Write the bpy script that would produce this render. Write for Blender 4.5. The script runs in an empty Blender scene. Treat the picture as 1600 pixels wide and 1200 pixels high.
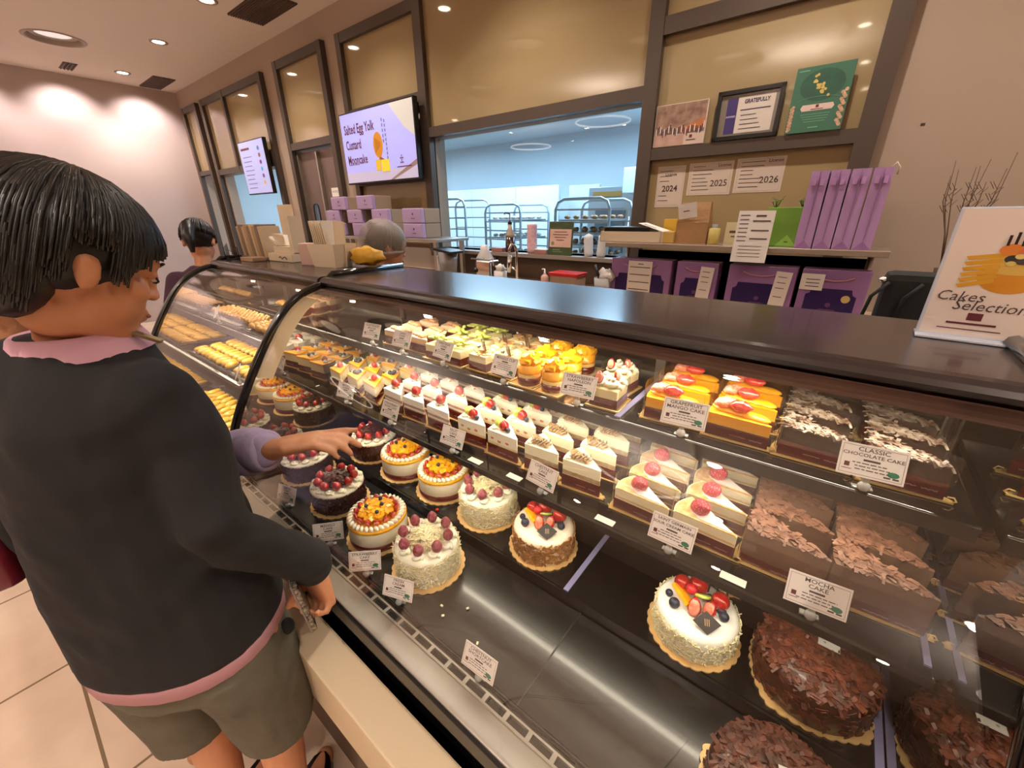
import bpy, bmesh, math, random
from mathutils import Matrix, Vector, noise as mnoise
sc = bpy.context.scene
COL = sc.collection
PI = math.pi
# ---------------------------------------------------------------- camera
cam = bpy.data.cameras.new('camera'); cam.sensor_width = 36; cam.lens = 36 * 633.8 / 1600
cam.clip_start = 0.02; cam.clip_end = 60
co = bpy.data.objects.new('camera', cam); COL.objects.link(co); sc.camera = co
YAW, PITCH, ROLL = math.radians(-38.24), math.radians(22.79), math.radians(.686)
_f = Vector((math.sin(YAW)*math.cos(PITCH), math.cos(YAW)*math.cos(PITCH), -math.sin(PITCH)))
_r = Vector((math.cos(YAW), -math.sin(YAW), 0)); _d = _f.cross(_r)
_r, _d = math.cos(ROLL)*_r + math.sin(ROLL)*_d, -math.sin(ROLL)*_r + math.cos(ROLL)*_d
co.matrix_world = Matrix((( _r.x, -_d.x, -_f.x, 0), (_r.y, -_d.y, -_f.y, 0), (_r.z, -_d.z, -_f.z, 1.55), (0, 0, 0, 1)))
# ---------------------------------------------------------------- world and colour
w = bpy.data.worlds.new('world'); sc.world = w; w.use_nodes = True
w.node_tree.nodes['Background'].inputs[0].default_value = (.9, .8, .7, 1)
w.node_tree.nodes['Background'].inputs[1].default_value = .05
sc.view_settings.view_transform = 'Standard'; sc.view_settings.look = 'None'
sc.view_settings.exposure = 0.0; sc.view_settings.gamma = 1
sc.cycles.transparent_max_bounces = 24; sc.cycles.max_bounces = 10; sc.cycles.glossy_bounces = 6
sc.cycles.caustics_reflective = False; sc.cycles.caustics_refractive = False
sc.cycles.sample_clamp_indirect = 6

def light(name, kind, loc, power, color=(1, .86, .7), rot=(0, 0, 0), size=.3, sy=None, **k):
    l = bpy.data.lights.new(name, kind); l.energy = power; l.color = color
    if kind == 'AREA':
        l.size = size
        if sy: l.shape = 'RECTANGLE'; l.size_y = sy
        elif k.get('disk'): l.shape = 'DISK'
    if kind == 'SPOT':
        l.spot_size = k.get('angle', 1.2); l.spot_blend = k.get('blend', .6); l.shadow_soft_size = .04
    if kind == 'POINT': l.shadow_soft_size = size
    o = bpy.data.objects.new(name, l); o.location = loc; o.rotation_euler = rot; COL.objects.link(o)
    return o
WARM = (1, .91, .82)
CEIL = 3.3
SPOTS = [(-7.95, 1.97), (-6.35, 1.97), (-4.9, 1.97), (-3.42, 1.97), (-1.9, 1.97), (-.4, 1.97),
         (-.37, -1.03), (-.35, -2.5), (-.33, -4.1), (-6.8, -1.5), (-6.8, -3.2),
         (1.2, 1.97), (1.3, .4), (1.3, -1.03), (1.3, -2.6), (3.0, 1.0), (3.0, -1.5), (-2.1, -3.9), (-4.4, -4.1), (-5.2, -3.9), (-6.3, -5.2), (1.3, -4.8)]  # this row: unseen spots added to raise the general light of the hall
for i, (x, y) in enumerate(SPOTS):
    light('spot_light', 'SPOT', (x, y, CEIL-.03), 92, WARM, angle=2.2, blend=.9)
# the round coffers light the hall
COFFERS = [(-3.47, .64), (-2.3, -.15), (-1.7, -1.35), (-5.0, -.3), (-3.6, -2.6), (-5.2, -2.2), (1.6, -.6), (2.2, -3.0), (-7.06, 1.26)]
# unseen uplights added above the ring pendants to brighten the ceiling
RINGS = [(-3.45, -1.25), (-.9, -1.5), (1.9, -3.2), (-5.8, -2.6)]
for x, y in RINGS:
    light('added_ceiling_fill', 'AREA', (x, y, CEIL-.42), 46, (1, .91, .84), rot=(PI, 0, 0), size=.7, disk=True)
# wall washers close to the far left wall
for y in (-2.2, -1.3, -.4, .5, 1.4, 2.2):
    light('wall_washer', 'SPOT', (-8.15, y, CEIL-.03), 66, (1, .86, .84), rot=(0, math.radians(30), 0), angle=1.75, blend=.8)
# kitchen, cool daylight tubes
KIT = (.50, .76, 1)
for x in (-6.5, -4.0, -1.6):
    light('kitchen_light', 'AREA', (x, 4.7, 2.62), 85, KIT, size=1.6, sy=.9)
# lights inside the display cases: strips below the top and below each shelf (area lights lie in the strips)
STRIP = (1, .88, .68)
def strip_light(x0, x1, y, z, p):
    o = light('case_strip_light', 'AREA', ((x0+x1)/2, y, z), p, STRIP, rot=(0, 0, 0), size=x1-x0, sy=.014)
    return o

# ---------------------------------------------------------------- materials
def rgb(h):
    v = [int(h[i:i+2], 16)/255 for i in (0, 2, 4)]
    return tuple((c/12.92 if c <= .04045 else ((c+.055)/1.055)**2.4) for c in v)
MATS = {}
def mat(name, col, rough=.5, metal=0, var=None, bump=None, emit=None, coat=0, sss=0, alpha=1, spec=.5, ramp=None, tr=0, sheen=0):
    if name in MATS: return MATS[name]
    m = bpy.data.materials.new(name); m.use_nodes = True; nt = m.node_tree; N = nt.nodes; L = nt.links
    b = N['Principled BSDF']
    if isinstance(col, str): col = rgb(col)
    c4 = (*col, 1)
    b.inputs['Base Color'].default_value = c4; b.inputs['Roughness'].default_value = rough
    b.inputs['Metallic'].default_value = metal; b.inputs['Specular IOR Level'].default_value = spec
    b.inputs['Coat Weight'].default_value = coat; b.inputs['Coat Roughness'].default_value = .08
    if sheen: b.inputs['Sheen Weight'].default_value = sheen
    if tr: b.inputs['Transmission Weight'].default_value = tr
    if sss: b.inputs['Subsurface Weight'].default_value = sss; b.inputs['Subsurface Radius'].default_value = (.01, .005, .003); b.inputs['Subsurface Scale'].default_value = 1
    if emit: b.inputs['Emission Color'].default_value = (*emit[0], 1); b.inputs['Emission Strength'].default_value = emit[1]
    tc = N.new('ShaderNodeTexCoord')
    src = None
    if ramp:      # list of (height in m, hex) stops along object z, hard edges
        h = ramp[-1][0]; sp = N.new('ShaderNodeSeparateXYZ'); L.new(tc.outputs['Object'], sp.inputs[0])
        nz = N.new('ShaderNodeTexNoise'); nz.inputs['Scale'].default_value = 90; L.new(tc.outputs['Object'], nz.inputs['Vector'])
        ma = N.new('ShaderNodeMath'); ma.operation = 'MULTIPLY_ADD'; L.new(nz.outputs['Fac'], ma.inputs[0]); ma.inputs[1].default_value = .004
        L.new(sp.outputs['Z'], ma.inputs[2])
        dv = N.new('ShaderNodeMath'); dv.operation = 'DIVIDE'; L.new(ma.outputs[0], dv.inputs[0]); dv.inputs[1].default_value = h
        cr = N.new('ShaderNodeValToRGB'); cr.color_ramp.interpolation = 'CONSTANT'; L.new(dv.outputs[0], cr.inputs[0])
        E = cr.color_ramp.elements
        while len(E) > 1: E.remove(E[-1])
        E[0].position = 0; E[0].color = (*rgb(ramp[0][1]), 1)
        z = ramp[0][0]
        for hh, hx in ramp[1:]:
            e = E.new(min(z/h, 1)); e.color = (*rgb(hx), 1); z = hh
        src = cr.outputs[0]
    if var:       # (scale, second colour, amount, kind)
        sca, c2, amt = var[:3]; kind = var[3] if len(var) > 3 else 'n'
        if isinstance(c2, str): c2 = rgb(c2)
        if kind == 'v':
            nz = N.new('ShaderNodeTexVoronoi'); nz.inputs['Scale'].default_value = sca; out = nz.outputs['Distance']
        else:
            nz = N.new('ShaderNodeTexNoise'); nz.inputs['Scale'].default_value = sca; nz.inputs['Detail'].default_value = 5; out = nz.outputs['Fac']
        L.new(tc.outputs['Object'], nz.inputs['Vector'])
        mr = N.new('ShaderNodeMapRange'); mr.inputs[1].default_value = .35 if kind != 'v' else .1; mr.inputs[2].default_value = .65 if kind != 'v' else .35
        mr.inputs[3].default_value = 0 if kind != 'v' else amt; mr.inputs[4].default_value = amt if kind != 'v' else 0
        L.new(out, mr.inputs[0])
        mx = N.new('ShaderNodeMix'); mx.data_type = 'RGBA'; L.new(mr.outputs[0], mx.inputs['Factor'])
        mx.inputs[6].default_value = c4; mx.inputs[7].default_value = (*c2, 1)
        if src: L.new(src, mx.inputs[6])
        src = mx.outputs[2]
    if src: L.new(src, b.inputs['Base Color'])
    if bump:
        nz = N.new('ShaderNodeTexNoise'); nz.inputs['Scale'].default_value = bump[0]; nz.inputs['Detail'].default_value = 4
        L.new(tc.outputs['Object'], nz.inputs['Vector'])
        bp = N.new('ShaderNodeBump'); bp.inputs['Strength'].default_value = bump[1]; bp.inputs['Distance'].default_value = bump[2] if len(bump) > 2 else .004
        L.new(nz.outputs['Fac'], bp.inputs['Height']); L.new(bp.outputs[0], b.inputs['Normal'])
    MATS[name] = m; return m

def thin_glass(name, tint=(1, 1, 1), refl=1.0, rough=0.0, base=.04, dirt=0):
    if name in MATS: return MATS[name]
    m = bpy.data.materials.new(name); m.use_nodes = True; nt = m.node_tree; N = nt.nodes; L = nt.links; N.clear()
    o = N.new('ShaderNodeOutputMaterial'); mx = N.new('ShaderNodeMixShader')
    t = N.new('ShaderNodeBsdfTransparent'); t.inputs[0].default_value = (*tint, 1)
    g = N.new('ShaderNodeBsdfGlossy'); g.inputs['Roughness'].default_value = rough; g.inputs[0].default_value = (refl, refl, refl, 1)
    lw = N.new('ShaderNodeLayerWeight'); lw.inputs['Blend'].default_value = .5
    p = N.new('ShaderNodeMath'); p.operation = 'POWER'; p.inputs[1].default_value = 5; L.new(lw.outputs['Facing'], p.inputs[0])
    a = N.new('ShaderNodeMath'); a.operation = 'MULTIPLY_ADD'; a.inputs[1].default_value = 1-base; a.inputs[2].default_value = base; L.new(p.outputs[0], a.inputs[0])
    L.new(a.outputs[0], mx.inputs[0]); L.new(t.outputs[0], mx.inputs[1]); L.new(g.outputs[0], mx.inputs[2]); L.new(mx.outputs[0], o.inputs[0])
    MATS[name] = m; return m

# ---------------------------------------------------------------- mesh builder
class MB:
    def __init__(s): s.bm = bmesh.new(); s.ms = []; s.i = 0; s.X = Matrix(); s.smooth = True
    def use(s, m, smooth=None):
        if m not in s.ms: s.ms.append(m)
        s.i = s.ms.index(m)
        if smooth is not None: s.smooth = smooth
        return s
    def at(s, x=0, y=0, z=0, rz=0, rx=0, ry=0, sc_=1):
        s.X = Matrix.Translation((x, y, z)) @ Matrix.Rotation(rz, 4, 'Z') @ Matrix.Rotation(ry, 4, 'Y') @ Matrix.Rotation(rx, 4, 'X') @ Matrix.Scale(sc_, 4); return s
    def v(s, p): return s.bm.verts.new(s.X @ Vector(p))
    def f(s, vs, sm=None):
        try: fc = s.bm.faces.new(vs)
        except ValueError: return None
        fc.material_index = s.i; fc.smooth = s.smooth if sm is None else sm; return fc
    def box(s, x0, x1, y0, y1, z0, z1, bev=0):
        if bev:
            t = bmesh.new(); bmesh.ops.create_cube(t, size=1)
            for q in t.verts: q.co = Vector(((x0+x1)/2+q.co.x*(x1-x0), (y0+y1)/2+q.co.y*(y1-y0), (z0+z1)/2+q.co.z*(z1-z0)))
            bmesh.ops.bevel(t, geom=t.edges[:], offset=bev, segments=2, affect='EDGES', profile=.6)
            mp = {q: s.v(q.co) for q in t.verts}
            for fc in t.faces: s.f([mp[q] for q in fc.verts], False)
            t.free(); return s
        P = [(x, y, z) for z in (z0, z1) for y in (y0, y1) for x in (x0, x1)]
        V = [s.v(p) for p in P]
        for q in ((0, 2, 3, 1), (4, 5, 7, 6), (0, 1, 5, 4), (2, 6, 7, 3), (0, 4, 6, 2), (1, 3, 7, 5)): s.f([V[k] for k in q], False)
        return s
    def rings(s, R, cap=True, closed=False):
        V = [[s.v(p) for p in r] for r in R]; n = len(R[0])
        rng = range(len(V)) if closed else range(len(V)-1)
        for a in rng:
            A, B = V[a], V[(a+1) % len(V)]
            for k in range(n): s.f([A[k], A[(k+1) % n], B[(k+1) % n], B[k]])
        if cap and not closed:
            s.f(V[0][::-1]); s.f(V[-1])
        return s
    def lathe(s, prof, n=24, jit=None, ell=1):
        R = []
        for r, z in prof:
            r = max(r, 1e-4)
            R.append([(r*math.cos(2*PI*k/n)*(1 if not jit else jit(k, n)), ell*r*math.sin(2*PI*k/n)*(1 if not jit else jit(k, n)), z) for k in range(n)])
        return s.rings(R)
    def prism(s, pts, z0, z1):
        A = [s.v((x, y, z0)) for x, y in pts]; B = [s.v((x, y, z1)) for x, y in pts]; n = len(pts)
        s.f(A[::-1], False); s.f(B, False)
        for k in range(n): s.f([A[k], A[(k+1) % n], B[(k+1) % n], B[k]], False)
        return s
    def tube(s, pts, r, n=8, closed=False, ell=1):
        P = [Vector(p) for p in pts]; R = []; up = Vector((0, 0, 1)); m = len(P); last = None
        for i, p in enumerate(P):
            t = (P[(i+1) % m]-P[i-1]) if closed else (P[min(i+1, m-1)]-P[max(i-1, 0)])
            if t.length < 1e-9: t = up
            t.normalize(); a = last if last else (up if abs(t.z) < .9 else Vector((0, 1, 0)))
            a = (a - t*a.dot(t)); a.normalize(); last = a; b = t.cross(a)
            rr = r[i] if isinstance(r, (list, tuple)) else r
            R.append([p + a*(math.cos(2*PI*k/n)*rr*ell) + b*(math.sin(2*PI*k/n)*rr) for k in range(n)])
        return s.rings(R, closed=closed)
    def sph(s, c, r, n=12, m=8, fn=None):
        if not isinstance(r, (tuple, list)): r = (r, r, r)
        R = []
        for j in range(1, m):
            a = PI*j/m; R.append([])
            for k in range(n):
                b = 2*PI*k/n; d = Vector((math.sin(a)*math.cos(b), math.sin(a)*math.sin(b), -math.cos(a)))
                q = Vector((d.x*r[0], d.y*r[1], d.z*r[2]))
                if fn: q = fn(q, d)
                R[-1].append(Vector(c)+q)
        return s.rings(R)
    def text(s, t, size, x=0, y=0, z=0, align='CENTER', bold=0, sx=1, shear=0, ex=0):
        cu = bpy.data.curves.new('t', 'FONT'); cu.body = t; cu.size = size; cu.align_x = align; cu.align_y = 'CENTER'
        cu.offset = bold; cu.resolution_u = 2; cu.shear = shear; cu.extrude = ex
        o = bpy.data.objects.new('t', cu)
        me = bpy.data.meshes.new_from_object(o)
        V = [s.v((x+q.co.x*sx, y+q.co.y, z)) if not ex else s.v((x+q.co.x*sx, y+q.co.y, z+q.co.z)) for q in me.vertices]
        for p in me.polygons: s.f([V[k] for k in p.vertices], False)
        bpy.data.objects.remove(o); bpy.data.curves.remove(cu); bpy.data.meshes.remove(me)
        return s
    def rect(s, x0, x1, y0, y1, z=0):
        return s.f([s.v((x0, y0, z)), s.v((x1, y0, z)), s.v((x1, y1, z)), s.v((x0, y1, z))], False) and s
    def disc(s, x, y, z, r, ry=None, n=16):
        s.f([s.v((x+r*math.cos(2*PI*k/n), y+(ry or r)*math.sin(2*PI*k/n), z)) for k in range(n)], False); return s
    def obj(s, name, parent=None, label=None, kind=None, fix=False):
        if fix: bmesh.ops.recalc_face_normals(s.bm, faces=s.bm.faces)
        me = bpy.data.meshes.new(name); s.bm.to_mesh(me); s.bm.free()
        for m in s.ms: me.materials.append(m)
        o = bpy.data.objects.new(name, me); COL.objects.link(o); o.parent = parent
        if label: o['label'] = label
        if kind: o['kind'] = kind
        return o
def tag(o, label, cat, group=None, kind=None):
    o['label'] = label; o['category'] = cat
    if group: o['group'] = group
    if kind: o['kind'] = kind
    return o
def each(t, name, mt, items, fn, smooth=True):
    for q in items: a = MB().use(mt, smooth); fn(a, q); a.obj(name, t)
def thing(name, label, cat, loc=(0, 0, 0), rz=0, group=None):
    o = bpy.data.objects.new(name, None); o.empty_display_size = .03; COL.objects.link(o); o.location = loc; o.rotation_euler = (0, 0, rz)
    return tag(o, label, cat, group)
KIDS = {}
def copy_tree(o, parent=None):
    c = o.copy(); COL.objects.link(c); c.parent = parent
    for ch in list(o.children): copy_tree(ch, c)
    return c
def struct(mb, name, fix=False):
    o = mb.obj(name, fix=fix); o['kind'] = 'structure'; return o
def one(mb, name, label, cat, loc=(0, 0, 0), rz=0, group=None, fix=False, rx=0):
    o = mb.obj(name, fix=fix); o.location = loc; o.rotation_euler = (rx, 0, rz); return tag(o, label, cat, group)
def place(proto, used, loc, rz, label, group=None):
    o = proto if not used else copy_tree(proto)
    o.location = loc; o.rotation_euler = (0, 0, rz); o['label'] = label
    if group: o['group'] = group
    return o

# common materials
cream = mat('whipped_cream', 'f6eed8', .45, sss=.15, bump=(160, .25, .002))
gold = mat('gold_board', (.90, .58, .20), .36, .5, var=(40, (.95, .72, .35), .6), bump=(300, .25, .001))
goldc = mat('gold_card', (.83, .52, .2), .42, .35, var=(30, (.9, .62, .3), .6))
burg = mat('burgundy_band', '5e1512', .22, coat=.6)
berry = mat('strawberry_skin', 'a8141a', .28, var=(260, 'e8a040', .55, 'v'), coat=.5)
berryp = mat('frosted_raspberry', '86202c', .55, var=(140, 'd8a0a8', .35), bump=(300, .6, .002))
blueb = mat('blueberry_skin', '161a2c', .45, var=(60, '4a5468', .5))
kiwi = mat('kiwi_flesh', '9fae2a', .3, var=(120, 'd8d888', .6), coat=.3)
green = mat('grape_flesh', 'a9b83a', .28, var=(70, 'd6dc8a', .7), sss=.2, coat=.4)
mango = mat('mango_flesh', 'f2a106', .3, var=(60, 'ffc530', .7), sss=.15, coat=.3)
choc = mat('dark_chocolate', '241009', .3, var=(40, '3a1c10', .6), coat=.3)
shav = mat('milk_chocolate_shavings', '6a3520', .5, var=(60, '2c130b', .8))
shavl = mat('light_chocolate_shavings', '7e5844', .5, var=(70, '4c2c20', .8))
nut = mat('almond_flakes', 'b98650', .5, var=(80, '7a4a22', .8))
wchoc = mat('white_chocolate_flakes', 'efe5bf', .5, var=(60, 'd8c890', .6))
clear = thin_glass('clear_plastic', (.99, .99, .99), .9, .03, .05)
white = mat('white_card', 'efe6df', .6)
ink = mat('brown_ink', '4a3a38', .7)
logo = mat('maroon_ink', '5c1a22', .6)
teal = mat('green_patch', '2c7a5c', .6)
brown = mat('bronze_frame', '544840', .4, .3, spec=.4)
black = mat('black_plastic', '0c0a09', .35)
steel = mat('brushed_steel', (.55, .52, .47), .3, .9, var=(8, (.40, .37, .33), .6))
# ================================================================ the room
XL, XR, YB, YF = -8.6, 4.2, 2.7, -6.5
wallm = mat('beige_wall_paint', 'a99482', .75, var=(1.2, 'a18b78', .4))
farm = mat('mauve_wall_paint', 'b8a6a0', .6, var=(1.0, 'b09e98', .4))
ceilm = mat('ceiling_paint', 'e4d8cc', .8)
# floor with large stone tiles
fm = mat('floor_tile', 'b39a88', .38)
nt = fm.node_tree; N = nt.nodes; L = nt.links; b = N['Principled BSDF']
tc = N.new('ShaderNodeTexCoord'); br = N.new('ShaderNodeTexBrick'); L.new(tc.outputs['Object'], br.inputs['Vector'])
br.offset = 0; br.inputs['Scale'].default_value = 1; br.inputs['Brick Width'].default_value = .604; br.inputs['Row Height'].default_value = .604
br.inputs['Mortar Size'].default_value = .005; br.inputs['Mortar'].default_value = (*rgb('6a5236'), 1)
nz = N.new('ShaderNodeTexNoise'); nz.inputs['Scale'].default_value = 2.2; nz.inputs['Detail'].default_value = 6; L.new(tc.outputs['Object'], nz.inputs['Vector'])
cr = N.new('ShaderNodeValToRGB'); cr.color_ramp.elements[0].color = (*rgb('bfa48f'), 1); cr.color_ramp.elements[1].color = (*rgb('d6bfa9'), 1)
cr.color_ramp.elements[0].position = .35; cr.color_ramp.elements[1].position = .65
L.new(nz.outputs['Fac'], cr.inputs[0]); L.new(cr.outputs[0], br.inputs['Color1']); L.new(cr.outputs[0], br.inputs['Color2']); L.new(br.outputs['Color'], b.inputs['Base Color'])
m = MB().use(fm); m.box(XL+1.347, XR+1.347, YF+.23, 9.23, -.1, 0); o = struct(m, 'floor'); o.location = (-1.347, -.23, 0)
m = MB().use(farm); m.box(XL-.15, XL, YF, YB, 0, CEIL+.3); struct(m, 'wall_left')
m = MB().use(wallm); m.box(XR, XR+.15, YF, 7, 0, CEIL+.3); struct(m, 'wall_right')
m = MB().use(wallm); m.box(XL, XR, YF-.15, YF, 0, CEIL+.3); struct(m, 'wall_front')
# ceiling: one slab with recessed round coffers (open rings) cut as lathe rims below a raised lid
m = MB().use(ceilm)
def ceiling_with_holes(m, x0, x1, y0, y1, holes, z):
    t = bmesh.new()
    ov = [t.verts.new((x, y, z)) for x, y in ((x0, y0), (x1, y0), (x1, y1), (x0, y1))]
    E = [t.edges.new((ov[i], ov[(i+1) % 4])) for i in range(4)]
    for hx, hy, r in holes:
        n = 40; hv = [t.verts.new((hx+r*math.cos(2*PI*k/n), hy+r*math.sin(2*PI*k/n), z)) for k in range(n)]
        E += [t.edges.new((hv[k], hv[(k+1) % n])) for k in range(n)]
    bmesh.ops.triangle_fill(t, use_beauty=True, edges=E)
    mp = {q: m.v(q.co) for q in t.verts}
    for fc in t.faces:
        c = fc.calc_center_median()
        if all((c.x-hx)**2+(c.y-hy)**2 > (r*.985)**2 for hx, hy, r in holes): m.f([mp[q] for q in fc.verts], False)
    t.free()
holes = [(x, y, .36 if i < 8 else .22) for i, (x, y) in enumerate(COFFERS)]
ceiling_with_holes(m, XL, XR, YF, YB, holes, CEIL)
m.box(XL, XR, YF, YB, CEIL+.1, CEIL+.3)
struct(m, 'ceiling')
lampw = mat('lit_diffuser', (1, .9, .78), .5, emit=((1, .82, .62), .7))
ringw = mat('lit_ring', (1, .9, .8), .5, emit=((1, .86, .72), 3.0))
spotw = mat('lit_spot', (1, .95, .85), .5, emit=((1, .85, .62), 40))
trimw = mat('lamp_trim', 'a59488', .5)
def coffer(x, y, r, label, lit=True):
    t = thing('round_ceiling_lamp', label, 'ceiling lamp', (x, y, CEIL), group=None)
    a = MB().use(trimw); a.rings([[(q*math.cos(2*PI*k/40), q*math.sin(2*PI*k/40), z) for k in range(40)] for q, z in ((.41, 0), (.41, -.010), (.36, -.014), (.35, .09), (.24, .09), (.24, .05), (.30, .06))], cap=False); a.obj('rim', t)
    a = MB().use(lampw if lit else mat('glow_added_disc', 'c9bab0', .6, emit=((1, .88, .82), .7))); a.disc(0, 0, 0, .30, n=32); d = a.obj('diffuser', t); d.location = (0, 0, .092); d.rotation_euler = (PI, 0, 0)  # the unlit disc is no lamp; its brightness is put in as emission
    return t
for i, (x, y) in enumerate(COFFERS):
    if i == 8: coffer(x, y, .33, 'round recessed ceiling fitting with white disc, its glow added, above the far left wall', False).scale = (.61, .61, .45)
    else: coffer(x, y, .33, 'round coffered ceiling lamp seen only as a reflection in the glass')['group'] = 'reflected round ceiling lamps'
NM = {2: 'nearest the top edge, beside the large dark grille', 1: 'between its two neighbours over the cookie case', 0: 'smallest and farthest, beside the far small grille'}
for i, (x, y) in enumerate(SPOTS):
    t = thing('ceiling_spotlight', 'bright round ceiling spotlight, '+NM[i] if i in NM else 'small ceiling spotlight out of view, among reflected ones and ones added to brighten the hall', 'spotlight', (x, y, CEIL), group='ceiling spotlights' if i in NM else 'reflected ceiling spotlights')
    a = MB().use(trimw); a.rings([[(q*math.cos(2*PI*k/24), q*math.sin(2*PI*k/24), z) for k in range(24)] for q, z in ((.085, -.001), (.085, -.006), (.06, -.008), (.055, -.002))], cap=False); a.obj('trim_ring', t)
    a = MB().use(spotw); a.disc(0, 0, 0, .052, n=20); d = a.obj('bulb', t); d.location = (0, 0, -.004); d.rotation_euler = (PI, 0, 0)
# large cove ring and pendant ring behind the camera (seen reflected)
a = MB().use(mat('cove_trim', 'c8b49c', .6, emit=((1, .8, .6), .5))); a.tube([(2.45*math.cos(2*PI*k/72), 2.0*math.sin(2*PI*k/72), 0) for k in range(72)], .02, 6, closed=True)
one(a, 'cove_ring', 'large oval ceiling cove line, seen only reflected in the wall glass', 'ceiling cove', (-2.95, -.85, CEIL-.02))
for i, (x, y) in enumerate(RINGS):
    t = thing('ring_lamp', 'glowing ring pendant lamp behind the viewer, seen as a reflected hoop, hung low for the added uplight', 'ring lamp', (x, y, CEIL-.44), group='ring pendant lamps')
    a = MB().use(ringw); a.tube([(.42*math.cos(2*PI*k/48), .42*math.sin(2*PI*k/48), 0) for k in range(48)], .014, 8, closed=True); a.obj('glowing_ring', t)
    for k in range(3): a = MB().use(steel); a.tube([(.42*math.cos(k*2.094), .42*math.sin(k*2.094), .01), (0, 0, .438)], .0015, 4); a.obj('cable', t)
# grilles in the ceiling
grm = mat('dark_grille', '4c3a30', .7)
def grille(x0, x1, y0, y1, n, label):
    t = thing('ceiling_grille', label, 'air grille', ((x0+x1)/2, (y0+y1)/2, CEIL))
    hx, hy = (x1-x0)/2, (y1-y0)/2
    a = MB().use(grm); a.box(-hx, hx, -hy, hy, -.004, -.001); a.obj('backing', t)
    a = MB().use(mat('grille_blades', '5d493d', .6))
    for k in range(n): y = -hy+(k+.5)*2*hy/n; a.box(-hx, hx, y-.004, y+.004, -.014, -.003)
    a.obj('blades', t)
grille(-5.05, -4.35, 2.18, 2.5, 16, 'large dark rectangular ceiling grille at the top edge of the photo')
grille(-8.5, -7.8, 2.25, 2.5, 12, 'small dark rectangular ceiling grille in the far corner')
grille(-8.3, -7.95, 1.42, 1.55, 4, 'tiny dark slot grille in the ceiling left of the far spotlight')

# ---------------------------------------------------------------- back wall with its openings
def wall_panels(name, mt, y0, y1, x0, x1, z0, z1, holes):
    xs = sorted({x0, x1, *[h[0] for h in holes], *[h[1] for h in holes]}); zs = sorted({z0, z1, *[h[2] for h in holes], *[h[3] for h in holes]})
    m = MB().use(mt)
    for i in range(len(xs)-1):
        for j in range(len(zs)-1):
            cx, cz = (xs[i]+xs[i+1])/2, (zs[j]+zs[j+1])/2
            if any(h[0] < cx < h[1] and h[2] < cz < h[3] for h in holes): continue
            m.box(xs[i], xs[i+1], y0, y1, zs[j], zs[j+1])
    return struct(m, name)
# openings: kitchen window, two narrow openings on the left, doorway
HOLES = [(-2.93, -1.11, 1.27, 2.14), (-8.32, -7.88, 0, 2.17), (-7.5, -5.8, .95, 2.12), (-5.26, -4.44, 0, 2.24)]
wall_panels('wall_back', wallm, YB, YB+.12, XL, XR, 0, CEIL+.3, HOLES)
panem = mat('beige_back_painted_glass', '9d8762', .04, spec=.5, coat=.2)
def frame(n, bars, panes, label=None):
    m = MB().use(brown)
    for x0, x1, z0, z1 in bars: m.box(x0, x1, YB-(.055 if z1-z0 > x1-x0 else .051), YB+.01, z0, z1)
    o = struct(m, 'window_%d' % n)
    for x0, x1, z0, z1 in panes:
        p = MB().use(panem); p.box(x0, x1, YB-.016, YB-.002, z0, z1); p.obj('pane', o)
W = .075; T = 3.06
frame(1, [(-8.4, -8.4+W, 0, T), (-7.88, -7.88+W, 0, T), (-8.4, -7.8, T-W, T), (-8.4, -7.8, 2.15, 2.21)], [(-8.33, -7.88, 2.21, T-W)])
frame(2, [(-7.62, -7.62+W, 0, T), (-6.86, -6.80, 2.15, T), (-5.75, -5.75+W, 0, T), (-7.62, -5.68, T-W, T), (-7.62, -5.68, 2.12, 2.19)], [(-7.55, -6.86, 2.19, T-W), (-6.80, -5.75, 2.19, T-W)])
frame(3, [(-5.34, -5.34+W, 0, T+.02), (-4.42, -4.42+W, 0, T+.02), (-5.34, -4.35, T-W+.02, T+.02), (-5.34, -4.35, 2.24, 2.31)], [(-5.27, -4.42, 2.31, T-W+.02)])
frame(4, [(-4.09, -4.02, 2.3, T), (-4.09, -3.0, T-W, T), (-4.09, -2.96, 2.40, 2.47), (-4.09, -4.02, 1.2, 1.86), (-4.09, -2.98, 1.82, 1.87)], [(-4.02, -3.02, 2.47, T-W), (-4.02, -3.02, 1.3, 1.82)])
frame(5, [(-3.02, -2.93, 1.2, 3.3), (-1.11, -1.03, 1.2, 3.3), (-3.0, -1.05, 2.14, 2.21), (-2.95, -1.08, 1.22, 1.27)], [(-2.93, -1.11, 2.21, 3.28)])
frame(6, [(-.08, 0.0, 1.2, 3.3), (-1.05, -.04, 2.42, 2.50), (-1.05, -.04, 1.83, 1.89)], [(-1.03, -.08, 2.50, 3.28), (-1.03, -.08, 1.89, 2.42), (-1.03, -.08, 1.2, 1.83)])
# clear glass of the kitchen window
m = MB().use(thin_glass('window_glass', (.97, .99, 1), .9, 0, .05)); m.box(-2.93, -1.11, YB+.05, YB+.058, 1.27, 2.14); o = struct(m, 'window_7')
m = MB().use(mat('window_ledge', '8a7d70', .4)); m.box(-2.93, -1.11, YB-.14, YB+.1, 1.245, 1.27); struct(m, 'trim_1')
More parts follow.
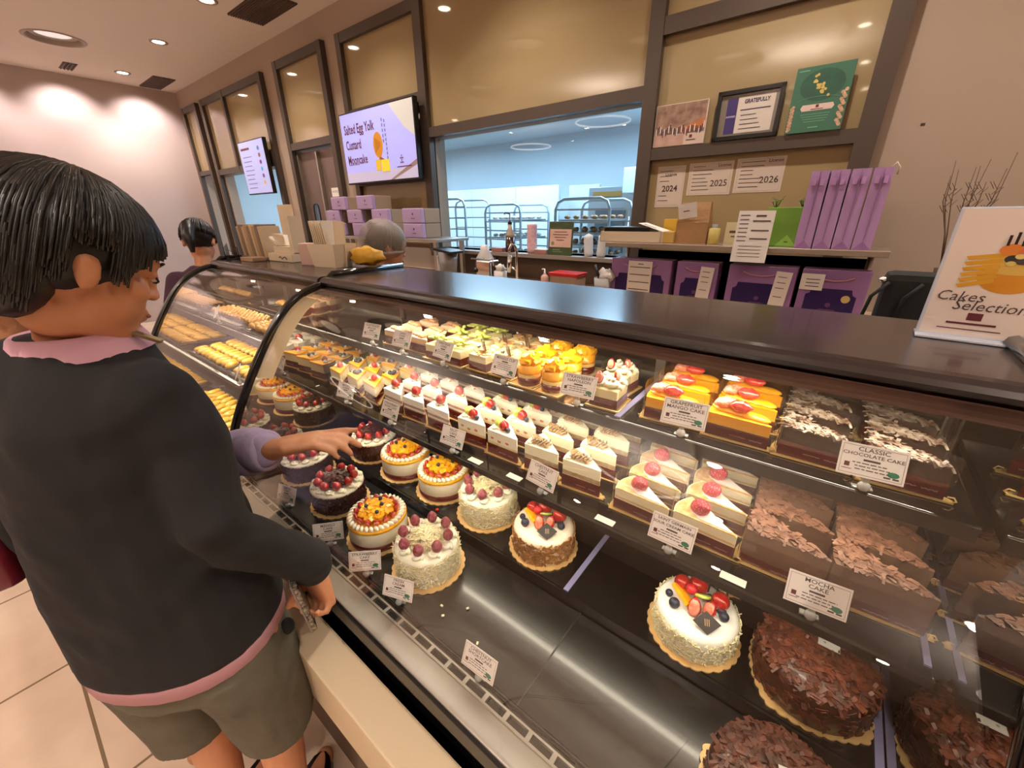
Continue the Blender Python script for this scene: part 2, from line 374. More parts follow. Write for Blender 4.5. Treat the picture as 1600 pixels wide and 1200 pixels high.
# double swing door in the doorway
dm = mat('door_panel', '7d6a62', .35, .3, var=(3, '6f5d55', .5))
for n, (x0, x1) in enumerate(((-5.25, -4.86), (-4.84, -4.45))):
    m = MB().use(dm)
    zs = (0, 1.42, 1.68, 2.22); cx = (x0+x1)/2+(-.02 if n == 0 else .0)
    m.box(x0, cx-.06, YB+.02, YB+.06, 0, 2.22); m.box(cx+.06, x1, YB+.02, YB+.06, 0, 2.22)
    m.box(cx-.06, cx+.06, YB+.02, YB+.06, 0, 1.42); m.box(cx-.06, cx+.06, YB+.02, YB+.06, 1.68, 2.22)
    o = struct(m, 'door_%d' % (n+1))
    m = MB().use(black); m.tube([(cx+.06*math.copysign(abs(math.cos(a))**.6, math.cos(a)), YB+.018, 1.55+.13*math.copysign(abs(math.sin(a))**.6, math.sin(a))) for a in [2*PI*k/24 for k in range(24)]], .008, 6, closed=True); m.obj('window_gasket', o)
    m = MB().use(thin_glass('window_glass', (.97, .99, 1), .9, 0, .05)); m.box(cx-.06, cx+.06, YB+.03, YB+.034, 1.42, 1.68); m.obj('window_pane', o)
    m = MB().use(steel); m.box(x0+.01, x0+.035, YB-.02, YB+.02, .1, 2.2); m.obj('edge_strip', o)
m = MB().use(white); m.box(-.075, .075, -.003, 0, -.045, .045, .002)
m.use(mat('purple_ink', '4a2a5c')).at(0, -.0035, 0, rx=PI/2); m.text('NOTICE', .03, 0, .005); 
one(m, 'door_sign', 'small white oval sign with purple lettering on the right door leaf', 'sign', (-4.60, YB+.018, 1.79))

# ---------------------------------------------------------------- the kitchen behind the window
kw = mat('kitchen_wall_white', 'dfe9ee', .45, var=(1.5, 'd2dee6', .4)); kc = mat('kitchen_ceiling', 'cfd8dc', .7)
m = MB().use(kc); m.box(XL, .6, YB+.12, 6.6, 2.7, 2.85); struct(m, 'ceiling')
m = MB().use(kw); m.box(XL, .6, 6.45, 6.6, 0, 2.7); struct(m, 'wall_kitchen_back')
m = MB().use(kw); m.box(.5, .6, YB+.12, 6.45, 0, 2.7); struct(m, 'wall_kitchen_right')
m = MB().use(kw); m.box(XL-.15, XL, YB+.12, 6.6, 0, 2.85); struct(m, 'wall_kitchen_left')
m = MB().use(mat('blue_grey_paint', '6c7d8c', .6)); m.box(-8.9, -7.9, 4.35, 4.5, 0, 2.7); struct(m, 'wall_kitchen_partition')
panel = mat('white_wall_panels', 'e4eef4', .3)
m = MB().use(panel)
for k, (x0, x1) in enumerate(((-6.2, -5.25), (-5.24, -4.3), (-4.29, -3.5))): m.box(x0, x1, 5.6, 5.66, 0, 1.93, .004)
m.box(-3.5, -3.0, 5.9, 5.96, 0, 1.93, .004)
one(m, 'cold_room_wall', 'white panelled cold room wall behind the baking racks, low ceiling line', 'cold room')
rackm = mat('rack_aluminium', 'aebfc9', .35, .6)
def rack(x, y, ry, w, d, h, n, label, trays, food):
    t = thing('baking_rack', label, 'baking rack', (x, y, 0), ry, group='baking racks in the kitchen')
    for s in (-1, 1):
        a = MB().use(rackm); yy = s*d/2
        a.tube([(-w/2, yy, .05), (-w/2, yy, h-.1), (-w/2+.03, yy, h-.03), (-w/2+.1, yy, h), (w/2-.1, yy, h), (w/2-.03, yy, h-.03), (w/2, yy, h-.1), (w/2, yy, .05)], .016, 8)
        a.obj('end_frame', t)
    for k in range(n):
        z = .25+k*(h-.35)/(n-1)
        for s in (-1, 1): a = MB().use(rackm); a.box(-w/2, w/2, s*d/2-.012, s*d/2+.012, z-.008, z+.008); a.obj('rail', t)
    for k in trays:
        z = .265+k*(h-.35)/(n-1); q = MB().use(mat('sheet_pan', 'a8b4ba', .3, .8)); q.box(-w/2+.03, w/2-.03, -d/2+.02, d/2-.02, z-.004, z+.012); p = q.obj('tray', t)
        if food:
            for i in range(5):
                for j in range(3): q = MB().use(food); q.sph((-w/2+.09+i*(w-.18)/4, -d/2+.1+j*(d-.2)/2, z+.034), (.035, .04, .022), 8, 5); q.obj('bun', p)
    for sx in (-1, 1):
        for sy in (-1, 1): a = MB().use(black); a.sph((sx*w/2, sy*d/2, .035), .034, 8, 6); a.obj('caster', t)
rack(-4.5, 4.55, .15, .62, .62, 1.74, 11, 'empty silver baking rack at the left side of the kitchen window', (), None)
rack(-3.62, 4.75, -.05, .62, .6, 1.66, 13, 'silver baking rack with filled trays, middle of the kitchen window', (3, 5, 7, 9, 11), mat('pale_dough', 'd9d4c8', .6))
rack(-2.2, 4.25, .05, .60, .62, 1.68, 12, 'white baking rack holding trays of buns at the right of the kitchen window', (4, 7, 8, 9, 10), mat('baked_buns', 'b58a58', .5))
t = thing('oven', 'grey steel oven with a dark glass door in the kitchen', 'oven', (-2.45, 5.75, 0))
a = MB().use(mat('oven_steel', 'a7b2b8', .35, .6)); a.box(-.42, .5, -.4, .4, 0, 1.86, .01); a.obj('body', t)
a = MB().use(mat('oven_glass', '4b565e', .15)); a.box(-.3, .12, -.42, -.4, .55, 1.6, .005); a.obj('door_glass', t)
a = MB().use(steel); a.tube([(.2, -.45, .7), (.2, -.45, 1.5)], .014); a.obj('handle', t)
a = MB().use(mat('gold_plate', '8c6a30', .5)); a.box(-.35, .05, -.41, -.4, 1.74, 1.8); a.obj('name_strip', t)
t = thing('wall_hood', 'long white hood above the right kitchen rack', 'kitchen hood', (-1.2, 5.2, 1.9))
a = MB().use(panel); a.box(-1.0, .9, -.3, .4, -.15, .12, .01); a.obj('hood_body', t)
a = MB().use(mat('hood_seam', '8fa0a8', .5)); a.box(-.8, .8, -.305, -.3, -.1, -.09); a.box(-.8, .8, -.305, -.3, .03, .04); a.obj('seams', t)
a = MB().use(mat('steel_table', 'b7c2c8', .3, .7)); a.box(-1.2, 1.2, -.35, .35, .86, .9, .005)
for sx in (-1.1, 1.1):
    for sy in (-.28, .28): a.box(sx-.02, sx+.02, sy-.02, sy+.02, 0, .86)
one(a, 'prep_table', 'steel preparation table low behind the kitchen window', 'table', (-5.4, 3.6, 0))
# ================================================================ the display cases
PR = [(.270, .752), (.288, .80), (.318, .90), (.355, .985), (.396, 1.056), (.440, 1.127), (.483, 1.189), (.524, 1.241), (.573, 1.287), (.625, 1.317), (.676, 1.332), (.70, 1.334)]
def smooth_prof(P, n=4):
    out = []
    for i in range(len(P)-1):
        p0, p1, p2, p3 = P[max(i-1, 0)], P[i], P[i+1], P[min(i+2, len(P)-1)]
        for k in range(n):
            t = k/n
            out.append(tuple(.5*(2*p1[j]+(p2[j]-p0[j])*t+(2*p0[j]-5*p1[j]+4*p2[j]-p3[j])*t*t+(3*p1[j]-p0[j]-3*p2[j]+p3[j])*t**3) for j in (0, 1)))
    return out+[P[-1]]
PS = smooth_prof(PR)
ctop = mat('espresso_countertop', '2b2120', .22, var=(3, '231a19', .4), coat=.25)
body = mat('case_body_black', '14110f', .35)
deckm = mat('black_deck', '0c0c0c', .24, coat=.3, var=(5, '151515', .5))
casegl = thin_glass('case_glass', (.985, .985, .975), 1.0, 0, .045)
shelfgl = mat('smoked_shelf_glass', '100e0d', .06, coat=.3)
mirror = mat('mirror', (.62, .60, .56), .02, 1)
stone = mat('cream_stone', 'd9c3a2', .45, var=(5, 'd0b894', .4))
LEDM = mat('led_strip', (1, .95, .85), .5, emit=((1, .88, .70), 6))
def make_case(name, label, x0, x1, mirrors):
    t = thing(name, label, 'display case', (0, 0, 0))
    a = MB().use(body)
    a.box(x0, x1, .30, 1.03, .10, .70, .004); a.box(x0, x1, .33, .98, 0, .10); a.obj('base', t)
    # countertop with rounded nose
    a = MB().use(ctop); prof = [(.70, 1.331)] + [(.712-.022*math.sin(PI*k/6), 1.346-.015*math.cos(PI*k/6)) for k in range(7)] + [(1.035, 1.361), (1.035, 1.331)]
    V = [[a.v((x, y, z)) for y, z in prof] for x in (x0, x1)]; n = len(prof)
    for k in range(n): a.f([V[0][k], V[0][(k+1) % n], V[1][(k+1) % n], V[1][k]], False)
    a.f(V[0][::-1], False); a.f(V[1], False); a.obj('countertop', t, fix=True)
    a = MB().use(mat('bronze_nosing', '5a4038', .25, .6)); a.box(x0, x1, .700, .735, 1.305, 1.331, .004); a.obj('top_rail', t)
    # front metal lip, slotted vent, black air duct
    a = MB().use(steel); a.box(x0, x1, .268, .312, .742, .750, .002); a.obj('front_lip', t)
    a = MB().use(body); a.box(x0, x1, .262, .345, .70, .742); a.obj('air_duct', t)
    a = MB().use(steel)
    for r, yy in enumerate((.316, )): 
        x = x0+.02
        a.box(x0, x1, .311, .3155, .743, .752); a.box(x0, x1, .3285, .332, .743, .752)
        while x < x1-.03: a.box(x, x+.008, .3155, .3285, .743, .752); x += .048
    a.obj('slotted_vent', t)
    a = MB().use(mat('vent_dark', '2c2622', .4, .4))
    x = x0+.02
    while x < x1-.02:
        a.box(x, x+.05, .333, .336, .743, .748); a.box(x+.02, x+.07, .339, .342, .743, .748); x += .062
    a.box(x0, x1, .3425, .345, .743, .752)
    a.obj('inner_vent', t)
    # glass and black arcs
    a = MB().use(casegl); n = len(PS)
    F = [[a.v((x, y, z)) for y, z in PS] for x in (x0+.01, x1-.01)]
    nr = []
    for k in range(n):
        p, q = Vector(PS[max(k-1, 0)]), Vector(PS[min(k+1, n-1)]); d = (q-p).normalized(); nr.append(Vector((-d.y, d.x)))
    G = [[a.v((x, y-.0 - nr[k].x*.005, z-nr[k].y*.005)) for k, (y, z) in enumerate(PS)] for x in (x0+.01, x1-.01)]
    for k in range(n-1):
        a.f([F[0][k], F[0][k+1], F[1][k+1], F[1][k]]); a.f([G[0][k], G[1][k], G[1][k+1], G[0][k+1]])
    g = a.obj('curved_glass', t)
    # decks
    a = MB().use(deckm); a.box(x0+.01, x1-.01, .346, .572, .735, .752, .003); a.obj('lower_deck', t)
    a = MB().use(deckm); a.box(x0+.01, x1-.01, .574, 1.0, .760, .782, .004); a.box(x0+.01, x1-.01, .573, .58, .72, .782); a.obj('upper_deck', t)
    a = MB().use(mat('rear_door', '3a342f', .15, .6)); a.box(x0+.01, x1-.01, 1.004, 1.018, .76, 1.331)
    a.obj('rear_door', t)
    a = MB().use(mat('rear_door_frame', 'a39a8c', .35, .6))
    w_ = (x1-x0)/3
    for k in range(4): a.box(x0+w_*k-.012+(.02 if k == 0 else 0), x0+w_*k+.012-(.02 if k == 3 else 0), .992, 1.004, .79, 1.33)
    a.box(x0, x1, .992, 1.003, 1.29, 1.331); a.obj('door_stile', t)
    return t
case = make_case('cake_display_case', 'curved glass cake display case with dark countertop, full of cakes and slices', -1.355, .225, None)
case2 = make_case('pastry_display_case', 'far curved glass pastry display case with dark countertop, full of cookies', -2.36, -1.372, None)
def arc(t, x, r=.012, label=None):
    a = MB().use(mat('black_gloss_tube', '0f0c0b', .12, coat=.5)); P = [(x, y, z) for y, z in PS]+[(x, .74, 1.366), (x, 1.03, 1.366)]
    a.tube(P, r, 8, ell=1); a.obj('arched_frame', t)
arc(case, -1.356, .013); arc(case2, -2.36, .013); arc(case, .2285, .0125)
def end_panel(t, x0, x1, name, mt):
    a = MB().use(mt); pts = [(y+.006, z) for y, z in PS]+[(1.0, 1.33), (1.0, .755)]
    A = [a.v((x0, y, z)) for y, z in pts]; B = [a.v((x1, y, z)) for y, z in pts]; n = len(pts)
    a.f(A[::-1], False); a.f(B, False)
    for k in range(n): a.f([A[k], A[(k+1) % n], B[(k+1) % n], B[k]], False)
    return a.obj(name, t, fix=True)
end_panel(case, .2255, .231, 'mirrored_end_panel', mirror)
end_panel(case, -1.352, -1.347, 'mirrored_end_panel', mirror)
end_panel(case2, -2.358, -2.352, 'mirrored_end_panel', mirror)
# beige strip behind the arch, painted in place of a mirror reflection
a = MB().use(mat('cream_reflection', 'cdb891', .5)); P0 = PS[18:36]
for x0, x1 in ((-1.346, -1.343),):
    A = [a.v((x0, y+.012, z)) for y, z in P0]; B = [a.v((x0, y+.055, z-.02)) for y, z in P0]
    C = [a.v((x1, y+.012, z)) for y, z in P0]; D = [a.v((x1, y+.055, z-.02)) for y, z in P0]
    for k in range(len(P0)-1):
        a.f([C[k], C[k+1], D[k+1], D[k]], False); a.f([A[k+1], A[k], B[k], B[k+1]], False)
a.obj('painted_mirror_reflection', case)
def shelf(t, x0, x1, y0, y1, z, th, name, mt=None):
    a = MB().use(mt or shelfgl); a.box(x0, x1, y0, y1, z-th, z, .002); s = a.obj(name, t)
    a = MB().use(mat('shelf_edge_bar', '1b1512', .2, .3)); a.box(x0, x1, y0-.006, y0, z-th-.006, z+.001, .001); a.obj('edge_bar', s)
    a = MB().use(LEDM); a.box(x0+.02, x1-.02, y0+.012, y0+.020, z-th-.004, z-th-.0005); a.obj('light_strip', s)
    return s
shelf(case, -1.345, .215, .584, .965, 1.0, .008, 'middle_shelf'); shelf(case, -1.345, .215, .674, .965, 1.18, .016, 'top_shelf')
shelf(case2, -2.35, -1.37, .470, .965, .97, .008, 'middle_shelf'); shelf(case2, -2.35, -1.37, .56, .965, 1.13, .012, 'top_shelf')
for t, x0, x1 in ((case, -1.33, .20), (case2, -2.33, -1.39)):
    a = MB().use(LEDM); a.box(x0, x1, .738, .748, 1.300, 1.304); a.obj('light_strip', t)
for x0, x1, s in ((-1.33, .2, 1), (-2.33, -1.39, .75)):
    strip_light(x0, x1, .745, 1.297, 4.6*s); strip_light(x0, x1, .60 if s == 1 else .49, .984 if s == 1 else .955, 1.9*s if s == 1 else 2.2); strip_light(x0, x1, .69 if s == 1 else .58, 1.155 if s == 1 else 1.112, 2.8*s)
# clear dividers on the decks
for x in (-.312,):
    a = MB().use(mat('lilac_clear_strip', '8a86ac', .2, coat=.4)); a.box(x-.006, x+.006, .578, .90, .782, .785); a.obj('divider_strip', case)
    a = MB().use(MATS['lilac_clear_strip']); a.box(x+.03, x+.042, .68, .95, 1.18, 1.183); a.obj('divider_strip', case)
a = MB().use(MATS['lilac_clear_strip']); a.box(.213, .224, .578, .98, .782, .785); a.obj('divider_strip', case)
a = MB().use(MATS['lilac_clear_strip']); a.box(.206, .2135, .60, .95, 1.0, 1.003); a.obj('divider_strip', case)
a = MB().use(body)
for x in (-.27, -.93): a.box(x-.0015, x+.0015, .346, .572, .752, .7532)
a.obj('deck_joint', case)
# stone ledge in front
m = MB().use(stone); m.box(-2.45, .95, .183, .262, .46, .62, .004); one(m, 'stone_ledge', 'cream stone ledge running along the foot of the display case', 'ledge')
m = MB().use(mat('brown_plinth', '75604e', .6)); m.box(-2.45, .95, .236, .296, 0, .458); one(m, 'plinth', 'brown plinth under the cream stone ledge', 'plinth')
# small white patches painted as reflections on the shelf rail
for k, (x, y) in enumerate(((-.585, .60), (-.47, .605), (-.245, .60), (-.02, .60))):
    m = MB().use(mat('white_rail_glint', 'cfd4c4', .4)); m.box(-.019, .019, 0, .016, 0, .0012)
    one(m, 'rail_reflection', 'painted white reflection patch on the slice shelf front, %s from left' % ('first', 'second', 'third', 'fourth')[k], 'label', (x, y-.012, 1.0008), 0, 'painted shelf rail reflections')

# ================================================================ price tags
def price_tag(lines, x, y, z, rz=0, tilt=.45, s=1.0, label='', fine=3, hgt=.03):
    t = thing('price_tag', label, 'price tag', (x, y, z), rz)
    W_, H_ = .074*s, .046*s
    a = MB()
    X = Matrix.Translation((0, .0, hgt+H_/2)) @ Matrix.Rotation(PI/2-tilt, 4, 'X')
    a.X = X; a.use(white, False); a.box(-W_/2, W_/2, -H_/2, H_/2, -.0008, 0)
    a.use(logo); e = .0004
    for x0, x1, y0, y1 in ((-.46, .46, .43, .44), (-.46, .46, -.44, -.43), (-.465, -.46, -.44, .44), (.46, .465, -.44, .44)): a.rect(x0*W_, x1*W_, y0*H_, y1*H_, e)
    a.use(ink)
    n = len(lines)
    for i, tx in enumerate(lines):
        sz = .0082*s if len(tx) < 11 else .0066*s; a.text(tx, sz, 0, (.34-.165*i)*H_, e, sx=1.15, bold=.00008)
    y0 = .34-.165*n
    a.rect(-.13*W_, .12*W_, (y0-.01)*H_, (y0+.05)*H_, e)
    rnd = random.Random(len(label))
    for k in range(fine):
        yy = y0-.10-.095*k
        if yy < -.34: break
        xx = -.33+rnd.random()*.1; xe = .33-rnd.random()*.12
        while xx < xe:
            q = .04+rnd.random()*.07; a.rect(xx*W_, min(xx+q, xe)*W_, yy*H_, (yy+.028)*H_, e); xx += q+.02
    a.use(logo); a.rect(-.40*W_, -.32*W_, -.24*H_, -.10*H_, e); a.rect(-.43*W_, -.28*W_, -.32*H_, -.30*H_, e)
    a.use(teal); a.disc(.33*W_, -.24*H_, e, .09*W_, .055*W_, 10)
    a.use(ink); a.rect(.2*W_, .30*W_, -.38*H_, -.33*H_, e); a.rect(.33*W_, .42*W_, -.38*H_, -.33*H_, e)
    a.obj('card', t)
    a = MB().use(mat('clear_clip', (.85, .84, .80), .08, tr=.6, coat=.3)); a.sph((0, -.004, .008), .008, 10, 7); a.at(0, 0, .015).box(-.0045, .0045, -.004, .001, -.004, hgt-.004, .001); a.at()
    a.box(-.012, .012, -.001, .008, 0, .003, .001); a.obj('clip', t)
    return t
TG = [
 (['LEMON', 'TART'], -1.13, .355, .752, .25, 'white price tag at the front vent, nearest the pointing hand', 1),
 (['MANGO', 'CAKE'], -.885, .348, .752, .85, 'white price tag standing before the front mango cake'),
 (['STRAWBERRY', 'CAKE'], -.725, .350, .752, .75, 'white price tag before the raspberry cake, on its left'),
 (['FRESH', 'CREAM'], -.60, .350, .752, .35, 'white price tag turned edge-on under the front raspberry cake'),
 (['CHESTNUT', 'SHORTCAKE'], -.352, .340, .7525, .05, 'price tag reading CHESTNUT SHORTCAKE, alone at the front vent'),
 (['MANGO', 'CHEESE'], -1.13, .592, 1.0, .15, 'price tag before the mango cheese slices on the middle shelf'),
 (['STRAWBERRY', 'SHORTCAKE'], -.905, .592, 1.0, .0, 'price tag before the strawberry slices on the middle shelf'),
 (['FRUIT', 'CAKE'], -.655, .592, 1.0, .05, 'price tag before the kiwi and strawberry slices'),
 (['CHESTNUT', 'CAKE'], -.39, .592, 1.0, -.1, 'price tag before the chestnut cream slices'),
 (['SAINT GERMAIN', 'SOUR CREAM CAKE'], -.122, .592, 1.0, .0, 'price tag reading SAINT GERMAIN before the wrapped strawberry slices'),
 (['MOCHA', 'CAKE'], .082, .592, 1.0, .1, 'price tag reading MOCHA CAKE before the mocha slices'),
 (['CHOCOLATE', 'MOUSSE'], -1.08, .682, 1.18, .1, 'price tag at the far left of the top shelf'),
 (['TARO', 'CAKE'], -.935, .682, 1.18, .05, 'price tag before the burgundy banded slices on the top shelf'),
 (['GREEN GRAPE', 'CAKE'], -.765, .682, 1.18, -.1, 'price tag before the green grape cakes'),
 (['MANGO CUP'], -.56, .682, 1.18, -.05, 'price tag at the left of the mango cups'),
 (['STRAWBERRY', 'NAPOLEON'], -.365, .682, 1.18, .12, 'tilted price tag between mango cups and white cream cakes'),
 (['GRAPEFRUIT', 'MANGO CAKE'], -.155, .682, 1.18, .1, 'price tag reading GRAPEFRUIT MANGO CAKE'),
 (['CLASSIC', 'CHOCOLATE CAKE'], .098, .682, 1.18, .12, 'price tag reading CLASSIC CHOCOLATE CAKE'),
]
for q in TG: price_tag(q[0], q[1], q[2], q[3], q[4], .42, label=q[5], fine=4, hgt=.022)
# ================================================================ cakes and slices
rnd = random.Random(7)
def wedge(L_, W_, off=0, z0=0, z1=.06, a=None, narc=5):
    pts = [(L_/2+off*1.6, -off*.3+.002), (-L_/2-off, -off)]
    for k in range(narc+1):
        t = k/narc; pts.append((-L_/2-off-.006*math.sin(PI*t)+ .012*t*t, -off+(W_+2*off)*t))
    pts[1] = (-L_/2-off, -off); pts.append((L_/2+off*1.6, off*.3+.006))
    ded = []
    for p in pts:
        if not ded or (abs(p[0]-ded[-1][0])+abs(p[1]-ded[-1][1])) > 1e-5: ded.append(p)
    ded = ded[::-1]
    a.prism(ded, z0, z1); return a
def strawberry(a, c, r, h, rz=0, rx=0, leaf=False):
    def fn(q, d): 
        k = 1-.42*max(0, d.z)**1.3; return Vector((q.x*k, q.y*k, q.z))
    a.at(*c, rz=rz, rx=rx); a.sph((0, 0, 0), (r, r, h), 12, 8, fn); a.at()
def half_berry(a, c, r, h, rz, rx):
    a.at(*c, rz=rz, rx=rx); a.use(berry); a.sph((0, 0, 0), (r, r*.55, h), 12, 8, lambda q, d: Vector((q.x*(1-.35*max(0, d.z)), q.y, q.z)))
    a.use(mat('strawberry_cut', 'e06a50', .35, var=(120, 'f0b8a0', .6), coat=.4)); a.sph((0, -r*.42, 0), (r*.78, r*.16, h*.8), 10, 7); a.at()
def rosette(a, c, r, h, turns=2.2, n=26, th=.4):
    P = []; R = []
    for k in range(n):
        t = k/(n-1); q = r*(1-t)*.72; P.append((c[0]+q*math.cos(2*PI*turns*t), c[1]+q*math.sin(2*PI*turns*t), c[2]+h*t+r*th*.5)); R.append(r*th*(1-.55*t))
    a.tube(P, R, 6)
def shards(a, n, fnpos, L0, L1, wid, curl=.3, th=.0006, r=rnd):
    for _ in range(n):
        p, nrm = fnpos(); l = r.uniform(L0, L1); u = Vector((r.gauss(0, 1), r.gauss(0, 1), r.gauss(0, .5))).normalized(); u = (u-nrm*u.dot(nrm)*(1-curl)).normalized(); v_ = u.cross(nrm)
        if v_.length < .1: continue
        v_ = v_.normalized()*wid*r.uniform(.5, 1.3)/2; w_ = u.cross(v_).normalized()*th
        p = p+nrm*r.uniform(0, .0015); A, B, C = p-u*l/2, p+nrm*l*.12*curl*2, p+u*l/2
        V = [[a.v(q-v_-w_), a.v(q+v_-w_), a.v(q+v_+w_), a.v(q-v_+w_)] for q in (A, B, C)]
        for i in range(2):
            for k in range(4): a.f([V[i][k], V[i][(k+1) % 4], V[i+1][(k+1) % 4], V[i+1][k]], False)
        a.f(V[0][::-1], False); a.f(V[2], False)
def board_slice(t, L_, W_, off=.0075):
    a = MB().use(gold); wedge(L_, W_, off, 0, .0018, a)
    P = [(L_/2+off*1.4, .003, .002), (L_/2+off*1.4+.004, .003, .004), (L_/2+off*1.2+.002, .003, .009), (L_/2+off*.6, .003, .008)]
    a.tube(P, .0012, 5); a.tube([(-L_/2-off, -off*.6, .002), (-L_/2-off-.003, -off*.6, .007), (-L_/2-off+.002, -off*.6, .006)], .0011, 5); a.obj('gold_board', t)
def script(a, x0, x1, z, y, n=9, amp=.0011, r=.0003):
    P = [(x0+(x1-x0)*k/(n*4), y, z+amp*math.sin(k*1.6+math.sin(k*.9)*1.5)) for k in range(n*4+1)]
    a.tube(P, r, 3)
def band_slice(t, L_, W_, h, c=None):
    a = MB().use(c or burg); wedge(L_, W_, .0008, .0022, h, a)
    a.use(mat('pale_script', 'c8a0a0', .5)); script(a, -L_*.1, L_*.16, h*.5, -.0011); script(a, L_*.22, L_*.42, h*.5, -.0008, 6)
    a.obj('printed_band', t)
LAY = {
 'M': [(.018, 'e9d6a0'), (.046, 'f3e6b4'), (.0535, 'e9dca8'), (.06, 'f4a90c')],
 'S': [(.020, 'b98a6c'), (.027, 'f2e6d2'), (.034, '8a5242'), (.040, 'f2e6d2'), (.047, 'a4705a'), (.066, 'f6efe0')],
 'K': [(.020, 'e4cf94'), (.030, 'f4ebc8'), (.038, 'e2c98a'), (.066, 'f6efd8')],
 'T': [(.022, 'e8d0a4'), (.033, 'f1e2bc'), (.043, '9c7848'), (.066, 'f4ecca')],
 'R': [(.014, 'a02c28'), (.022, 'e6c68a'), (.030, 'f0deb0'), (.034, 'd8b070'), (.048, 'f2e2bc')],
 'C': [(.020, '3a1712'), (.050, '2e1a12')],
 'O': [(.020, '5a3024'), (.050, '6d4c38'), (.068, '735440')],
 'G': [(.018, 'e8c870'), (.026, 'f6e6b0'), (.034, 'f0b030'), (.044, 'f4a40c')],
 'V': [(.020, '6a2028'), (.032, 'c8987a'), (.044, 'e0c0a0')],
}
def layer(k, rough=.5): return mat('cake_layers_'+k.lower(), 'ffffff', rough, ramp=LAY[k], bump=(220, .35, .0015), var=(70, LAY[k][-1][1], .25))
def base_slice(name, label, cat, L_, W_, h, k, bh):
    t = thing(name, label, cat, (0, 0, 0)); board_slice(t, L_, W_)
    a = MB().use(layer(k)); wedge(L_, W_, 0, .002, h, a); a.obj('cake', t)
    if bh: band_slice(t, L_, W_, bh)
    return t
def wrap(t, L_, W_, h):
    a = MB().use(clear, False); wedge(L_, W_, .0035, .003, h, a); a.obj('clear_wrap', t)
def stuffed(a, name, t): return a.obj(name, t)
def proto_M(v):
    t = base_slice('mango_cheesecake_slice', '', 'cake slice', .078, .062, .06, 'M', .026)
    each(t, 'cream_rosette', cream, ((-.026, .020, .059), (-.024, .042, .059)), lambda a, q: rosette(a, q, .010, .010))
    if v == 0: each(t, 'strawberry', berry, ((-.014, .028, .070),), lambda a, q: strawberry(a, q, .0105, .0115))
    else: each(t, 'blueberry', blueb, ((-.018, .020), (-.006, .024), (-.014, .034)), lambda a, p: a.sph((*p, .066), .0072, 10, 7))
    return t
def proto_S():
    t = base_slice('strawberry_shortcake_slice', '', 'cake slice', .085, .062, .066, 'S', .029)
    a = MB().use(cream); rosette(a, (-.016, .026, .064), .017, .008); a.obj('cream_rosette', t)
    a = MB().use(berry); strawberry(a, (-.013, .026, .083), .0145, .016, rx=.25); a.obj('strawberry', t)
    a = MB().use(mat('leaf_green', '5d7a20', .5))
    for k in range(5): a.at(-.013, .026, .0755, rz=k*1.256, ry=.5).box(.004, .016, -.002, .002, 0, .0006)
    a.obj('leaf', t); return t
def proto_K():
    t = base_slice('kiwi_strawberry_slice', '', 'cake slice', .088, .066, .066, 'K', .030)
    each(t, 'cream_rosette', cream, ((-.032, .012, .065), (-.034, .052, .065)), lambda a, q: rosette(a, q, .009, .007))
    a = MB().use(berry); strawberry(a, (-.010, .022, .078), .013, .014, rx=.2); a.obj('strawberry', t)
    a = MB().use(kiwi); a.at(-.028, .030, .076, rz=.5, rx=1.0).lathe([(.002, -.0015), (.014, -.0015), (.014, .0015), (.002, .0015)], 14); a.obj('kiwi_slice', t)
    a = MB().use(blueb); a.sph((.007, .016, .0725), .0065, 10, 7); a.obj('blueberry', t)
    each(t, 'fruit_piece', mat('fruit_in_cream', 'c8744a', .4), (-.03, -.008, .016), lambda a, x: a.at(x, .0006, .046+.003*math.sin(x*200)).sph((0, 0, 0), (.006, .0012, .0035), 8, 5)); return t
def proto_T():
    t = base_slice('chestnut_cream_slice', '', 'cake slice', .085, .066, .066, 'T', .030)
    a = MB().use(mat('chestnut_paste', 'b79468', .45, var=(90, '7a5836', .7)))
    r = random.Random(3)
    for k in range(11):
        x0 = -.034+.0045*k; P = [(x0+.004*math.sin(j*1.3+k), .008+.036*j/7*(1-.05*k)+.0, .068+.010*math.sin(PI*j/7)*(1-.06*abs(k-4))+r.uniform(0, .002)) for j in range(8)]; a.tube(P, .0021, 5)
    a.obj('chestnut_squiggle', t)
    a = MB().use(choc)
    for k in range(5): a.tube([(-.026+.008*k, .010, .0755), (-.020+.008*k, .02, .0795), (-.026+.008*k, .032, .077)], .0010, 4)
    a.obj('chocolate_drizzle', t)
    a = MB().use(cream); rosette(a, (-.034, .006, .066), .006, .006); a.obj('cream_dot', t); return t
def proto_R():
    t = base_slice('strawberry_sour_cream_slice', '', 'cake slice', .105, .062, .048, 'R', .025)
    a = MB().use(mat('crumb_top', 'cf9a58', .6, var=(90, 'e8cfa0', .7), bump=(200, .6, .002))); wedge(.100, .058, 0, .048, .0495, a); a.obj('crumb_top', t)
    a = MB().use(mat('icing_sugar', 'f2e6e0', .6)); a.prism([(.044, .005), (-.02, .054), (-.030, .020), (-.012, .006)][::-1], .0496, .0505); a.obj('sugar_dusting', t)
    a = MB().use(mat('sugared_strawberry', 'b8283a', .45, var=(260, 'f2c0b8', .75, 'v'), bump=(300, .8, .003))); strawberry(a, (-.014, .026, .060), .0155, .023, rx=1.0, rz=.9); a.obj('strawberry', t)
    wrap(t, .105, .062, .072); return t
